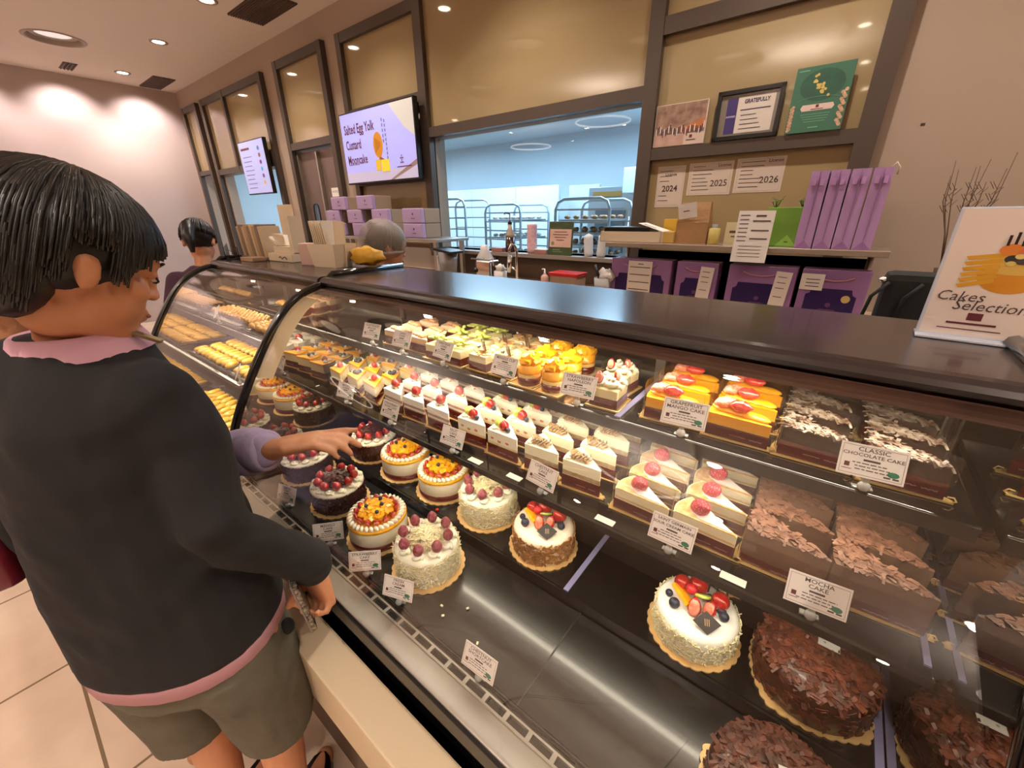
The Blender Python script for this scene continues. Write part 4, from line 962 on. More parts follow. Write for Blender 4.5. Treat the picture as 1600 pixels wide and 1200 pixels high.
# ================================================================ papers and pictures on the wall
def paper(name, label, x0, x1, z0, z1, y, th=.002, group=None, tilt=0, cat='notice'):
    t = thing(name, label, cat, ((x0+x1)/2, y, (z0+z1)/2), group=group); t.rotation_euler = (tilt, 0, 0); w_, h_ = (x1-x0)/2, (z1-z0)/2
    return t, w_, h_
pap = mat('permit_paper', 'c9b6a6', .6)
for i, (x0, x1, z0, z1, yr) in enumerate(((-.985, -.825, 1.575, 1.795, '2024'), (-.805, -.575, 1.635, 1.80, '2025'), (-.56, -.335, 1.64, 1.805, '2026'))):
    t, w_, h_ = paper('permit', 'permit paper reading %s taped on the beige glass' % yr, x0, x1, z0, z1, YB-.017, group='permit papers')
    a = MB(); a.X = Matrix.Rotation(PI/2, 4, 'X'); a.use(pap); a.box(-w_, w_, -h_, h_, -.0008, .0004); a.use(ink)
    sz = .045; a.text(yr, sz, 0 if i == 0 else w_*.45, -.01 if i == 0 else -.025, .0012, bold=.0010 if i == 0 else .0003)
    a.text('Shoreline' if 0 else 'License', .022, 0 if i == 0 else w_*.6, h_*.6 if i == 0 else h_*.78, .0012, bold=.0003)
    r = random.Random(i)
    for k in range(7): 
        y0 = h_*.75-.14*h_*k*1.7; x_ = -w_*.8
        if i == 0 and abs(y0+.01) < .03: continue
        a.rect(x_, x_+w_*r.uniform(.5, 1.0), y0, y0+.003, .0012)
    for q in ((-.9, .9, .9, .905), (-.9, .9, -.905, -.9), (-.905, -.9, -.9, .9), (.9, .905, -.9, .9)): a.rect(q[0]*w_, q[1]*w_, q[2]*h_, q[3]*h_, .001)
    a.obj('sheet', t)
t, w_, h_ = paper('group_photo', 'glossy group photo print standing on the wall rail', -1.025, -.745, 1.895, 2.10, 2.660, tilt=-.02, cat='photo')
a = MB(); a.X = Matrix.Rotation(PI/2, 4, 'X'); a.use(mat('photo_border', 'cdb4a4', .3)); a.box(-w_, w_, -h_, h_, -.006, 0)
a.use(mat('photo_scene', '7a5a4c', .25, var=(25, 'a88a78', .8))); a.rect(-w_+.004, w_-.006, -.045, h_-.004, .001); a.use(mat('photo_floor', 'b08a7a', .25, var=(18, 'c8a898', .6))); a.rect(-w_+.004, .03, -h_+.004, -.045, .001); a.use(mat('photo_orange', 'b86a3a', .3)); a.f([a.v((.0, -.02, .0012)), a.v((w_-.006, .02, .0012)), a.v((w_-.006, -.02, .0012)), a.v((.02, -.045, .0012))][::-1], False)
r = random.Random(5)
for k in range(34):
    x = -w_+.01+k*.0078; z = -.025+.018*math.sin(k*.8)*r.random(); a.use([mat('photo_white', 'd8ccc4', .3), mat('photo_dark', '2c2226', .3), mat('photo_plum', '5a3a48', .3)][k % 3]); a.box(x, x+.005, z-.02, z+.012, .001, .0018); a.use(mat('photo_skin', 'b08068', .3)); a.disc(x+.0025, z+.016, .0015, .003, n=6)
a.use(logo); a.rect(.06, .075, -.07, -.055, .001); a.rect(.045, .095, -.082, -.078, .001); a.obj('print', t)
t, w_, h_ = paper('framed_certificate', 'black framed certificate with a purple side stripe', -.70, -.40, 1.892, 2.115, 2.650, tilt=-.02, cat='picture frame')
a = MB().use(mat('black_frame', '15110f', .3)); 
for q in ((-w_, w_, h_-.02, h_), (-w_, w_, -h_, -h_+.02), (-w_, -w_+.02, -h_, h_), (w_-.02, w_, -h_, h_)): a.box(q[0], q[1], -.008, .01, q[2], q[3], .002)
a.obj('frame', t)
a = MB(); a.X = Matrix.Rotation(PI/2, 4, 'X'); a.use(mat('grey_mat', '7d7268', .15)); a.rect(-w_+.018, w_-.018, -h_+.018, h_-.018, -.004); a.use(mat('certificate_white', 'd2c4b8', .3)); a.rect(-.05, w_-.035, -h_+.03, h_-.035, -.003)
a.use(mat('purple_stripe', '3a2a66', .3)); a.rect(-.10, -.052, -h_+.03, h_-.035, -.003); a.use(mat('certificate_text', '3a3450', .5)); a.text('BROWN & COMPANY'[:0]+'GRATEFULLY', .024, .035, .055, -.002, bold=.0008, sx=.8)
a.rect(-.035, .10, .018, .022, -.002)
for k in range(4): a.rect(-.03, .04+.01*k, -.005-.02*k, -.002-.02*k, -.002)
a.use(white); a.text('SABR'[:0]+'AWARD', .012, -.076, -.005, -.002); a.obj('certificate', t)
t, w_, h_ = paper('green_poster', 'green poster board with gold flowers and a white name plaque', -.365, -.145, 1.892, 2.155, 2.640, tilt=-.03, cat='poster')
a = MB(); a.X = Matrix.Rotation(PI/2, 4, 'X'); a.use(mat('poster_green', '33664f', .35)); a.box(-w_, w_, -h_, h_, -.008, 0); a.use(mat('poster_dark_green', '1d4a38', .35, var=(20, '1f6048', .6))); a.disc(0, .055, .0008, .085, .062, 28); a.use(mat('poster_gold', 'c0a048', .35, var=(60, 'e0cc80', .6)))
r = random.Random(9)
for k in range(26):
    q = r.random(); a.disc(-.03+.05*q+r.uniform(-.012, .012), .095-.075*q+r.uniform(-.012, .012), .0014+k*.00002, .006, n=6)
a.use(mat('plaque_pink', 'd8bcb0', .4)); a.prism([(-.058, -.045), (-.065, -.033), (-.058, -.020), (.058, -.020), (.065, -.033), (.058, -.045)][::-1], .0006, .0012); a.use(logo); a.rect(-.006, .006, -.034, -.022, .0016); a.rect(-.024, .024, -.041, -.038, .0016)
a.use(mat('poster_pale_green', '6ea888', .4)); 
for k in range(4): a.rect(-.06+.006*k, .055-.004*k, -.06-.010*k, -.058-.010*k, .0014)
a.tube([(.09*math.cos(PI*k/16), -.012+.022*math.sin(PI*k/16), .001) for k in range(17)], .0006, 4); a.rect(-.02, .02, -.115, -.111, .0014); a.rect(-w_+.01, -w_+.05, h_-.016, h_-.012, .0014)
a.use(mat('poster_blossom', 'b08060', .4, var=(90, 'e0c0a0', .7)))
for k in range(16): a.disc(-w_+.010+.006*(k % 2), -h_+.012+.008*k*.8, .0014, .007, n=6); a.disc(w_-.012-.006*(k % 3), -h_+.02+.009*k, .0014, .008, n=6)
a.obj('board', t)

# ================================================================ right wall shelf and what stands on it
t = thing('wall_shelf', 'clear acrylic wall shelf loaded with bags and boxes', 'shelf', (0, 0, 0))
a = MB().use(mat('acrylic_slab', '9c8878', .15, coat=.4, spec=.6)); a.box(-1.07, .145, 2.22, 2.50, 1.372, 1.397, .003); a.obj('shelf_board', t)
for x in (-1.03, .10): a = MB().use(steel); a.tube([(x, 2.46, 1.0755), (x, 2.46, 1.372)], .012); a.obj('post', t); a = MB().use(mat('dark_backing', '1a1418', .6)); a.box(-.99, .10, 2.52, 2.53, 1.075, 1.34); a.obj('back_panel', t)
SY = 1.3975
t = thing('white_tray_box', 'open white cardboard tray holding a black insert and a leaflet', 'box', (-.95, 2.35, SY), .05)
a = MB().use(mat('carton_white', 'd8c4a8', .6)); a.box(-.17, .17, -.10, -.095, 0, .055); a.box(-.17, .17, .095, .10, 0, .055); a.box(-.17, -.165, -.10, .10, 0, .055); a.box(.165, .17, -.10, .10, 0, .055); a.box(-.17, .17, -.10, .10, 0, .004); a.obj('tray', t)
a = MB().use(black); a.box(-.155, .10, -.085, .085, .01, .078, .004); a.obj('black_insert', t)
a = MB().use(white); a.at(.10, 0, .075, ry=.3).box(-.07, .07, -.07, .07, 0, .002); a.use(logo).box(-.05, .02, -.04, -.03, .002, .003); a.at(); a.obj('leaflet', t)
a = MB().use(mat('yellow_box', 'c79a1c', .5)); a.box(-.05, .05, -.022, .022, 0, .115, .002); one(a, 'yellow_box', 'bright yellow box behind the white tray on the shelf', 'box', (-.785, 2.475, SY))
a = MB().use(mat('yellow_box_pale', 'c8a458', .5)); a.box(-.03, .03, -.03, .03, 0, .055, .002); one(a, 'small_carton', 'small pale yellow carton beside the brown paper bag', 'box', (-.755, 2.33, SY))
t = thing('paper_bag', 'brown kraft paper bag with a stapled white note', 'bag', (-.645, 2.36, SY))
a = MB().use(mat('kraft_paper', '9c7448', .7, var=(12, '8a6440', .5), bump=(20, .5, .01))); R = []
for z, w0, d0 in ((0, .078, .04), (.10, .078, .038), (.16, .072, .022), (.195, .07, .008)): R.append([(-w0, -d0, z), (w0, -d0, z), (w0, d0, z), (-w0, d0, z)])
a.smooth = False; a.rings(R); a.obj('bag_body', t)
a = MB().use(white); a.at(-.03, -.045, .155, rx=.12, ry=-.15).box(-.045, .045, -.001, 0, -.035, .035); a.use(ink).box(-.02, .01, -.0015, -.001, -.002, .002); a.at(); a.obj('note', t)
a = MB().use(mat('candle_yellow', 'c0aa60', .4)); a.lathe([(.024, 0), (.026, .004), (.026, .07), (.022, .074), (.001, .072)], 18); one(a, 'candle', 'pale yellow round pillar candle on the wall shelf', 'candle', (-.535, 2.33, SY))
a = MB().use(mat('glass_tumbler', (.8, .8, .78), .08, tr=.7)); a.lathe([(.016, 0), (.022, .09), (.020, .09), (.014, .003), (.001, .003)], 16); one(a, 'glass_tumbler', 'small clear glass standing behind the candle', 'glass', (-.565, 2.42, SY))
a = MB().use(mat('cream_card', 'c8b890', .6)); a.box(-.05, .05, 0, .004, 0, .10); a.use(ink); a.box(-.03, .03, -.001, 0, .05, .06); a.box(-.02, .02, -.001, 0, .03, .035); one(a, 'menu_card', 'cream lettered card behind the candle and the white price sheet', 'card', (-.455, 2.42, SY), rx=-.05)
a = MB().use(white); a.box(-.072, .072, -.002, 0, -.10, .12); a.use(ink)
for k, z in enumerate((.075, .035, -.0)): a.box(-.01, .06, -.0028, -.002, z, z+.005)
for k in range(7): a.box(-.062, -.025, -.0028, -.002, .10-.018*k, .103-.018*k)
a.box(0, .04, -.0028, -.002, .095, .102)
for k in range(4): a.box(-.05, .045, -.0028, -.002, -.03-.015*k, -.0285-.015*k)
one(a, 'order_sheet', 'white ruled order sheet clipped over the front of the wall shelf', 'paper', (-.345, 2.21, 1.43), rx=-.06)
t = thing('green_gift_bag', 'lime green gift bag with grassy green ribbon ties', 'bag', (-.245, 2.36, SY))
a = MB().use(mat('lime_paper', '6f9a35', .5, var=(9, '7dab42', .5))); a.box(-.075, .075, -.04, .04, 0, .165, .003); a.obj('bag_body', t)
a = MB().use(mat('lime_flap', '8fc850', .5)); a.f([a.v((-.02, -.0412, .001)), a.v((.065, -.0412, .001)), a.v((.022, -.0412, .05))], False); a.use(mat('leaf_green', '5d7a20', .5)); a.box(.014, .03, -.042, -.0412, .016, .022); a.obj('front_flap', t)
a = MB().use(mat('ribbon_green', '2f6a22', .5))
for k in range(12): a.tube([((-.05 if k < 6 else .055)+rnd.uniform(-.004, .004), 0, .16), ((-.05 if k < 6 else .055)+rnd.uniform(-.02, .02), -.01, .19), ((-.05 if k < 6 else .055)+rnd.uniform(-.035, .035), -.01, .175+rnd.uniform(0, .045))], .0016, 4)
a.obj('ribbon_ties', t)
lil = mat('lilac_paper', 'ab82b2', .55, var=(8, 'b690bc', .4)); lil2 = mat('lilac_fold', '94689e', .55)
t = thing('lilac_bag', '', 'bag', (0, 0, 0)); a = MB().use(lil, False)
R = [[(-w0, -d0, z), (w0, -d0, z), (w0, d0, z), (-w0, d0, z)] for z, w0, d0 in ((0, .031, .10), (.04, .031, .10), (.30, .030, .09))]; a.rings(R); a.obj('bag_body', t)
a = MB().use(lil2); a.f([a.v((-.03, -.1005, .001)), a.v((.03, -.1005, .001)), a.v((0, -.1, .032))], False); a.box(-.001, .001, -.1012, -.093, .035, .295); a.use(mat('lilac_pale', 'c494c8', .5)); a.box(-.02, -.006, -.0975, -.0925, .245, .27); a.box(.006, .02, -.0975, -.0925, .245, .27); a.obj('gusset', t)
for k, nm in enumerate(('first', 'second', 'third', 'rightmost')): place(t, k > 0, (-.150+.0665*k, 2.34, SY), 0, 'tall lilac gift bag seen side-on, %s from the left on the shelf' % nm if k < 3 else 'tall lilac gift bag, rightmost, with its cord handle showing', 'tall lilac gift bags')
a = MB().use(mat('cream_cord', 'd8c8b0', .6)); a.tube([(.02, -.05, .298), (.032, -.05, .318), (.045, -.05, .30), (.042, -.05, .275)], .0025, 6); a.obj('cord_handle', bpy.data.objects['lilac_bag.003'])

# purple shopping bags under the shelf
bagp = mat('purple_bag', '946a9c', .45, coat=.15, var=(6, 'a078a8', .4)); deep = mat('deep_purple', '2e1a52', .4); moon = mat('pale_gold_moon', 'c8b070', .4)
BAGS = [(-.875, .35, 'purple shopping bag at the left with a ruled order sheet', 0), (-.575, .21, 'narrow purple shopping bag with a tall curled note', 1), (-.285, .29, 'wide purple shopping bag with a long receipt pinned on it', 2), (-.005, .25, 'purple shopping bag at the right end with gold moon and small square note', 3)]
for x, w0, lab, k in BAGS:
    t = thing('shopping_bag', lab, 'shopping bag', (x, 2.32, 1.0755), group='purple shopping bags'); w1 = w0/2-.004
    a = MB().use(bagp); a.box(-w1, w1, -.045, .045, 0, .235, .004); a.obj('bag_body', t)
    a = MB().use(deep); h = .155
    P = [(-w1+.03, .0), (w1-.03, .0), (w1-.03, h-.03), (w1-.045, h-.022), (w1-.05, h), (-w1+.05, h), (-w1+.045, h-.022), (-w1+.03, h-.03)]
    a.X = Matrix.Translation((0, -.0455, 0)) @ Matrix.Rotation(PI/2, 4, 'X'); a.prism(P, 0, .001)
    if k != 0: a.use(moon); a.disc(w1-.065, h-.04, .0014, .016, n=20); a.use(mat('plum_print', '6a4070', .5)); a.disc(0, h-.07, .0014, .010, n=12); a.rect(-.03, .03, h-.093, h-.089, .0014)
    a.obj('printed_window', t)
    a = MB().use(mat('pink_cord', 'c48a90', .6)); a.tube([(-w1*.55, -.047, .205), (-w1*.3, -.05, .192), (0, -.05, .188), (w1*.3, -.05, .192), (w1*.55, -.047, .205)], .003, 6); a.obj('cord_handle', t)
    a = MB().use(white); 
    if k == 0: a.box(-.065, .07, -.054, -.052, .02, .225); a.use(ink); [a.box(-.055, .06, -.055, -.054, z, z+.004) for z in (.19, .15, .11, .07)]; a.box(-.01, .02, -.055, -.054, .207, .211)
    elif k == 3: a.at(-.07, 0, 0).box(-.05, .035, -.054, -.052, .145, .215); a.use(ink); [a.box(-.03, .02, -.055, -.054, z, z+.003) for z in (.16, .175, .19)]
    else: a.at(w1-.06, 0, 0, ry=.06).box(-.032, .032, -.056, -.053, .06, .215); a.use(ink); [a.box(-.02, .015, -.057, -.056, z, z+.0025) for z in (.10, .14, .165, .19)]
    a.at(); a.obj('note', t)

# ================================================================ back work counter and sill objects
t = thing('back_counter', 'work counter along the back wall with pale top', 'counter', (0, 0, 0))
a = MB().use(mat('pale_laminate', 'b09478', .5)); a.box(-4.2, .30, 2.12, YB-.001, 1.045, 1.075, .003); a.obj('counter_top', t)
a = MB().use(mat('counter_brown', '4a3a30', .6)); a.box(-4.2, .30, 2.16, YB-.001, 0, 1.045); a.obj('cabinet', t)
a = MB().use(mat('brown_backsplash', '5f4b3c', .5)); a.box(-2.9, -1.1, YB-.02, YB-.0005, 1.0755, 1.243); one(a, 'backsplash', 'brown backsplash strip under the kitchen window ledge', 'backsplash')
def bottle(name, label, cat, loc, prof, mt, group=None, n=18): a = MB().use(mt); a.lathe(prof, n); return one(a, name, label, cat, loc, 0, group)
t = thing('pump_bottle', 'brown syrup pump bottle on the window ledge', 'bottle', (-2.075, 2.63, 1.2705))
a = MB().use(mat('amber_syrup', '3a1a0e', .2)); a.lathe([(.034, 0), (.036, .004), (.036, .11), (.001, .112)], 18); a.obj('syrup', t)
a = MB().use(mat('cloudy_plastic', 'b09c88', .3)); a.lathe([(.036, .111), (.036, .13), (.016, .175), (.016, .205), (.001, .205)], 18); a.obj('bottle_neck', t)
a = MB().use(black); a.lathe([(.018, .205), (.012, .225), (.005, .23), (.005, .285), (.001, .285)], 12); a.tube([(0, 0, .28), (-.035, -.01, .285), (-.045, -.01, .275)], .006, 6); a.obj('pump', t)
t = thing('cup_stack', 'tall stack of pink patterned paper cups on the ledge', 'cups', (-1.865, 2.63, 1.2705)); a = MB().use(mat('pink_cup', 'd8a0a8', .5, var=(60, 'f0d8dc', .6)))
a.lathe([(.032, 0)]+[(.036+(.003 if k % 2 else 0), .018+.0105*k) for k in range(19)]+[(.001, .21)], 18); a.obj('nested_cups', t)
a = MB().use(mat('pink_brown_box', '9c6a60', .5)); a.box(-.055, .055, -.03, .03, 0, .03, .002); a.use(white).box(-.055, .055, -.03, .03, .03, .036); one(a, 'napkin_pack', 'flat brown and pink packet beside the cup stack', 'packet', (-1.765, 2.62, 1.2705))
a = MB().use(mat('pink_brown_box', '9c6a60', .5)); a.box(-.06, .05, -.03, .03, 0, .03, .002); one(a, 'napkin_pack', 'flat brown packet left of the syrup bottle', 'packet', (-2.175, 2.62, 1.2705))
t = thing('tabletop_sign', 'dark green tabletop sign with a pink text panel', 'sign', (-1.60, 2.60, 1.2705)); t.rotation_euler = (-.06, 0, .05)
a = MB().use(mat('sign_green', '3c4a2a', .5)); a.box(-.095, .095, -.004, .004, 0, .225, .002); a.use(mat('sign_pink', 'd0a898', .5)); a.box(-.085, .085, -.006, -.004, .055, .175); a.use(ink)
for k, w0 in enumerate((.10, .12, .09, .06)): a.box(-w0/2, w0/2, -.007, -.006, .155-.018*k, .159-.018*k)
a.use(mat('sign_green_light', '7a8a60', .5)); a.box(-.06, .0, -.005, -.004, .035, .04); a.box(-.06, .02, -.005, -.004, .022, .026); a.X = Matrix.Translation((-.06, -.0065, .08)) @ Matrix.Rotation(PI/2, 4, 'X'); a.disc(0, 0, 0, .013); a.obj('sign_board', t)
t = thing('cup_sleeves', 'two leaning stacks of white paper cups at the right of the ledge', 'cups', (-1.34, 2.63, 1.2705)); a = MB().use(mat('paper_white', 'd4d6d8', .5))
for s in (-1, 1): a.at(s*.045, 0, 0, ry=s*.08).lathe([(.026, 0)]+[(.030+(.002 if k % 2 else 0), .015+.012*k) for k in range(11)]+[(.001, .15)], 14)
a.at(); a.obj('nested_cups', t)
t = thing('spray_faucet', 'chrome spray faucet rising in front of the window', 'faucet', (-1.72, 2.25, 1.0755)); a = MB().use(mat('chrome', (.8, .8, .78), .08, 1))
a.tube([(0, 0, 0), (0, 0, .24), (-.005, -.01, .28), (-.02, -.03, .29), (-.03, -.04, .26), (-.032, -.042, .22)], .009, 8); a.obj('riser', t)
a = MB().use(MATS['chrome']); a.tube([(-.03, -.05, .11), (-.022, -.045, .22)], [.013, .017], 10); a.tube([(.0, -.0, .12), (-.02, -.03, .14)], .006, 6); a.obj('spray_head', t)
t = thing('lidded_container', 'clear food container with a bright red lid', 'container', (-1.38, 2.35, 1.0755)); a = MB().use(mat('frosted_tub', 'a8907c', .3)); a.box(-.10, .10, -.06, .06, 0, .10, .006); a.obj('tub', t); a = MB().use(mat('red_lid', 'b81c18', .35)); a.box(-.108, .108, -.068, .068, .10, .122, .006); a.obj('lid', t)
t = thing('soap_bottle', 'small pink soap pump left of the red lidded tub', 'bottle', (-1.56, 2.35, 1.0755)); a = MB().use(mat('pink_soap', 'c89c8c', .3)); a.lathe([(.024, 0), (.026, .08), (.010, .095), (.001, .095)], 14); a.obj('bottle_body', t); a = MB().use(white); a.lathe([(.010, .095), (.006, .105), (.004, .13), (.001, .13)], 10); a.tube([(0, 0, .128), (-.022, 0, .126)], .004, 6); a.obj('pump', t)
t = thing('piping_bag_jug', 'clear jug with a crumpled plastic bag and black marker', 'jug', (-.985-.1, 2.26, 1.0755)); a = MB().use(mat('clear_jug', (.75, .72, .7), .1, tr=.5)); a.lathe([(.045, 0), (.055, .12), (.052, .12), (.042, .004), (.001, .004)], 18); a.obj('jug', t)
a = MB().use(mat('crumpled_film', 'c8bcb4', .25, bump=(30, 1, .01))); a.sph((.02, 0, .13), (.05, .035, .045), 9, 6, lambda q, d: q*(1+.25*math.sin(d.x*9+d.z*7))); a.obj('plastic_bag', t); a = MB().use(black); a.tube([(-.02, 0, .10), (-.06, 0, .19)], .007, 6); a.obj('marker', t)
t = thing('blender_jar', 'clear blender jar with black lid at the left of the window', 'jug', (-2.33, 2.2, 1.0755)); a = MB().use(mat('smoky_plastic', (.5, .45, .42), .12, tr=.5)); a.lathe([(.055, 0), (.075, .22), (.071, .22), (.051, .006), (.001, .006)], 18); a.obj('jar', t); a = MB().use(black); a.at(0, 0, .225, ry=.12).box(-.085, .10, -.07, .07, -.006, .012, .005); a.at(); a.obj('lid', t); a = MB().use(white); a.tube([(-.075, 0, .19), (-.11, 0, .18), (-.11, 0, .07), (-.07, 0, .06)], .009, 8); a.obj('handle', t)
t = thing('milk_jug', 'translucent jug with orange label on the counter', 'jug', (-2.12, 2.38, 1.0755)); a = MB().use(mat('milky_plastic', 'c8c0bc', .3)); a.lathe([(.06, 0), (.065, .02), (.065, .17), (.035, .22), (.03, .26), (.001, .26)], 18); a.obj('jug_body', t); a = MB().use(mat('orange_label', 'c88a30', .5)); a.lathe([(.0655, .11), (.066, .112), (.066, .155), (.0655, .156)], 18); a.obj('label_band', t)
t = thing('steel_grinder', 'small steel machine with white hopper on the back counter', 'appliance', (-2.02, 2.27, 1.0755)); a = MB().use(MATS['chrome']); a.box(-.09, .09, -.07, .07, 0, .03, .006); a.box(-.05, .09, -.05, .05, .03, .17, .01); a.tube([(-.08, 0, .03), (-.08, 0, .15), (-.02, 0, .175)], .012, 8); a.obj('machine_body', t); a = MB().use(mat('knob_black', '15110f', .4)); a.sph((-.05, -.05, .10), .018, 10, 6); a.obj('knob', t); a = MB().use(steel); a.tube([(-.09, -.05, .178), (.09, -.05, .178), (.11, -.05, .19), (.12, -.05, .14)], .006, 6); a.obj('top_rail', t)
t = thing('white_canister', 'short white canister with crumpled paper on top', 'canister', (-1.84, 2.22, 1.0755)); a = MB().use(mat('canister_white', 'cfc6c2', .4)); a.lathe([(.042, 0), (.045, .004), (.045, .11), (.001, .112)], 18); a.obj('canister_body', t); a = MB().use(mat('crumpled_paper', 'ddd5d0', .5)); a.sph((0, 0, .125), (.038, .034, .03), 9, 6, lambda q, d: q*(1+.3*math.sin(d.x*11+d.y*9))); a.obj('crumpled_paper', t)
t = thing('wall_outlet', 'cream double wall socket with two black plugs', 'socket', (-2.31, 2.676, 1.16)); a = MB().use(mat('socket_cream', 'b8a488', .4)); a.box(-.045, .045, -.006, 0, -.06, .06, .003); a.obj('plate', t); a = MB().use(black); a.box(-.03, .015, -.04, -.006, .01, .045, .004); a.box(-.03, .015, -.04, -.006, -.045, -.01, .004); a.obj('plug', t)
# lavender gift boxes on a small rack
t = thing('box_rack', 'grey metal rack table carrying the lavender gift boxes', 'rack', (0, 0, 0)); a = MB().use(steel); a.box(-4.15, -2.44, 2.2, 2.55, 1.352, 1.375, .003); a.obj('rack_top', t)
for x in (-4.1, -2.49): a = MB().use(steel); a.box(x-.015, x+.015, 2.22, 2.25, 1.0755, 1.352); a.obj('leg', t)
for x in (-4.1, -2.49): a = MB().use(steel); a.box(x-.015, x+.015, 2.50, 2.53, 1.0755, 1.352); a.obj('leg', t)
lav = mat('lavender_card', 'b8a0cc', .5); lav2 = mat('pink_lavender_card', 'b890a8', .5); crm = mat('cream_box_side', 'a8937e', .6)
def gift():
    t = thing('gift_box', '', 'gift box', (0, 0, 0)); a = MB().use(crm); a.box(-.17, .115, -.06, .10, 0, .108, .004); a.obj('box_body', t)
    a = MB().use(lav); a.box(-.115, .115, -.10, -.061, 0, .110, .008); a.use(mat('purple_ink', '4a2a5c')); a.at(0, -.1005, 0).box(.01, .022, -.001, 0, .06, .076); a.box(-.005, .04, -.001, 0, .035, .039); a.at(); a.obj('lavender_lid', t); return t
g0 = gift(); n = 0
for r_, xs in enumerate(((-2.78, -3.16, -3.52, -3.88), (-2.78, -3.20, -3.58, -3.94), (-3.40, -3.82))):
    for c_, x in enumerate(xs):
        place(g0, n > 0, (x, 2.36, 1.3755+.1115*r_), 0, 'lavender gift box, %s layer, %s from the right on the rack' % (('bottom', 'middle', 'top')[r_], ('first', 'second', 'third', 'fourth')[c_]), 'lavender gift boxes'); n += 1

# ================================================================ on the display countertop
CT = 1.3615
t = thing('menu_carton', 'large white open carton packed with upright white cards', 'carton', (-1.615, .90, CT), .15)
wc = mat('white_carton', 'e2d0b6', .55)
a = MB().use(wc, False); R = [[(-w0, -d0, z), (w0, -d0, z), (w0, d0, z), (-w0, d0, z)] for z, w0, d0 in ((0, .065, .048), (.085, .078, .056))]; a.rings(R, cap=False); a.rings(list(reversed([[(x*.97, y*.97, z+.002) for x, y, z in r] for r in R])), cap=False); a.box(-.063, .063, -.046, .046, 0, .003); a.obj('carton_body', t)
for k in range(7): a = MB().use(wc); a.at(-.06+.012*k, .01, .004, rz=.2, ry=-.12).box(-.002, .002, -.04, .04, 0, .168-.004*(k % 3)); a.at(); a.obj('upright_card', t)
a = MB().use(wc); a.at(.045, .0, .004, ry=.1).box(-.03, .03, -.002, .002, .0, .165); a.at(); a.obj('tall_card', t)
a = MB().use(mat('yellow_cloth', 'c8941c', .6, var=(20, 'd8ac40', .6), bump=(30, .6, .006))); 
a.sph((0, 0, .036), (.075, .038, .036), 16, 9, lambda q, d: q*(1+.14*math.sin(d.x*7+d.y*5)+.10*math.sin(d.z*9+d.x*3))); one(a, 'yellow_cloth', 'crumpled yellow cleaning cloth beside the large white carton', 'cloth', (-1.475, .955, CT+.003), .35)
a = MB().use(mat('pink_carton', 'c8a89c', .55)); a.box(-.035, .035, -.03, .03, 0, .085, .002); one(a, 'pink_carton', 'small pinkish carton left of the large white carton', 'carton', (-1.75, .88, CT), .2)
t = thing('napkin_box', 'low white box with napkins and tall white card holder', 'napkin box', (-1.99, .90, CT), .1); a = MB().use(wc); a.box(-.10, .09, -.045, .045, 0, .035, .003); a.obj('box_body', t); a = MB().use(wc); a.box(-.07, .085, -.03, .03, .035, .065, .003); a.obj('napkins', t)
a = MB().use(wc); a.at(-.04, 0, .065, ry=-.9).box(-.004, .004, -.03, .03, 0, .06); a.at(-.015, 0, .065, ry=-.7).box(-.004, .004, -.03, .03, 0, .065); a.at(); a.obj('folded_napkins', t)
a = MB().use(wc); a.at(.0, .02, .066, rz=.1).box(-.045, .05, -.002, .002, .045, .17); a.at(.07, 0, .04).box(-.004, .022, -.03, .03, 0, .15); a.box(-.035, -.03, .0, .01, -.0, .05); a.at(); a.obj('card_holder', t)
a = MB().use(mat('dark_scribble', '2a3048', .5)); a.tube([(-.01+.012*k, -.0465, .018+.006*math.sin(k*2.2)) for k in range(6)], .0022, 4); a.obj('handwriting', t)
t = thing('paper_bag_stack', 'row of folded brown paper bags standing on the far countertop', 'paper bags', (-2.24, .895, CT), .1)
for k in range(9): 
    a = MB().use([mat('kraft_light', 'a88c6c', .6), mat('kraft_grey', '7c6a5a', .6), mat('kraft_pale', 'c0a684', .6)][k % 3]); a.at(-.095+.024*k, 0, .012, ry=-.10, rz=.1).box(-.009, .009, -.05, .05, 0, .135+.008*(k % 2), .002); a.at(); a.obj('bag_bundle', t)
a = MB().use(mat('kraft_grey', '7c6a5a', .6)); a.box(-.115, .12, -.055, .055, 0, .012, .002); a.obj('tray', t)
t = thing('wire_holder', 'small black wire rack at the far end of the countertop', 'wire rack', (-2.33, .78, CT)); a = MB().use(black)
for k in range(5): a.tube([(-.03+.015*k, -.02, 0), (-.03+.015*k, -.02, .05+.006*k), (-.03+.015*k, .02, .03+.006*k), (-.03+.015*k, .02, 0)], .002, 5)
a.tube([(-.035, -.02, .004), (.035, -.02, .004), (.035, .02, .004), (-.035, .02, .004)], .002, 5, closed=True); a.obj('wires', t)
a = MB().use(mat('menu_binder', 'a08468', .5)); a.box(-.055, .055, -.03, .03, 0, .018, .002); one(a, 'order_pad', 'flat brown order pad left of the napkin box', 'pad', (-2.14, .80, CT), .1)

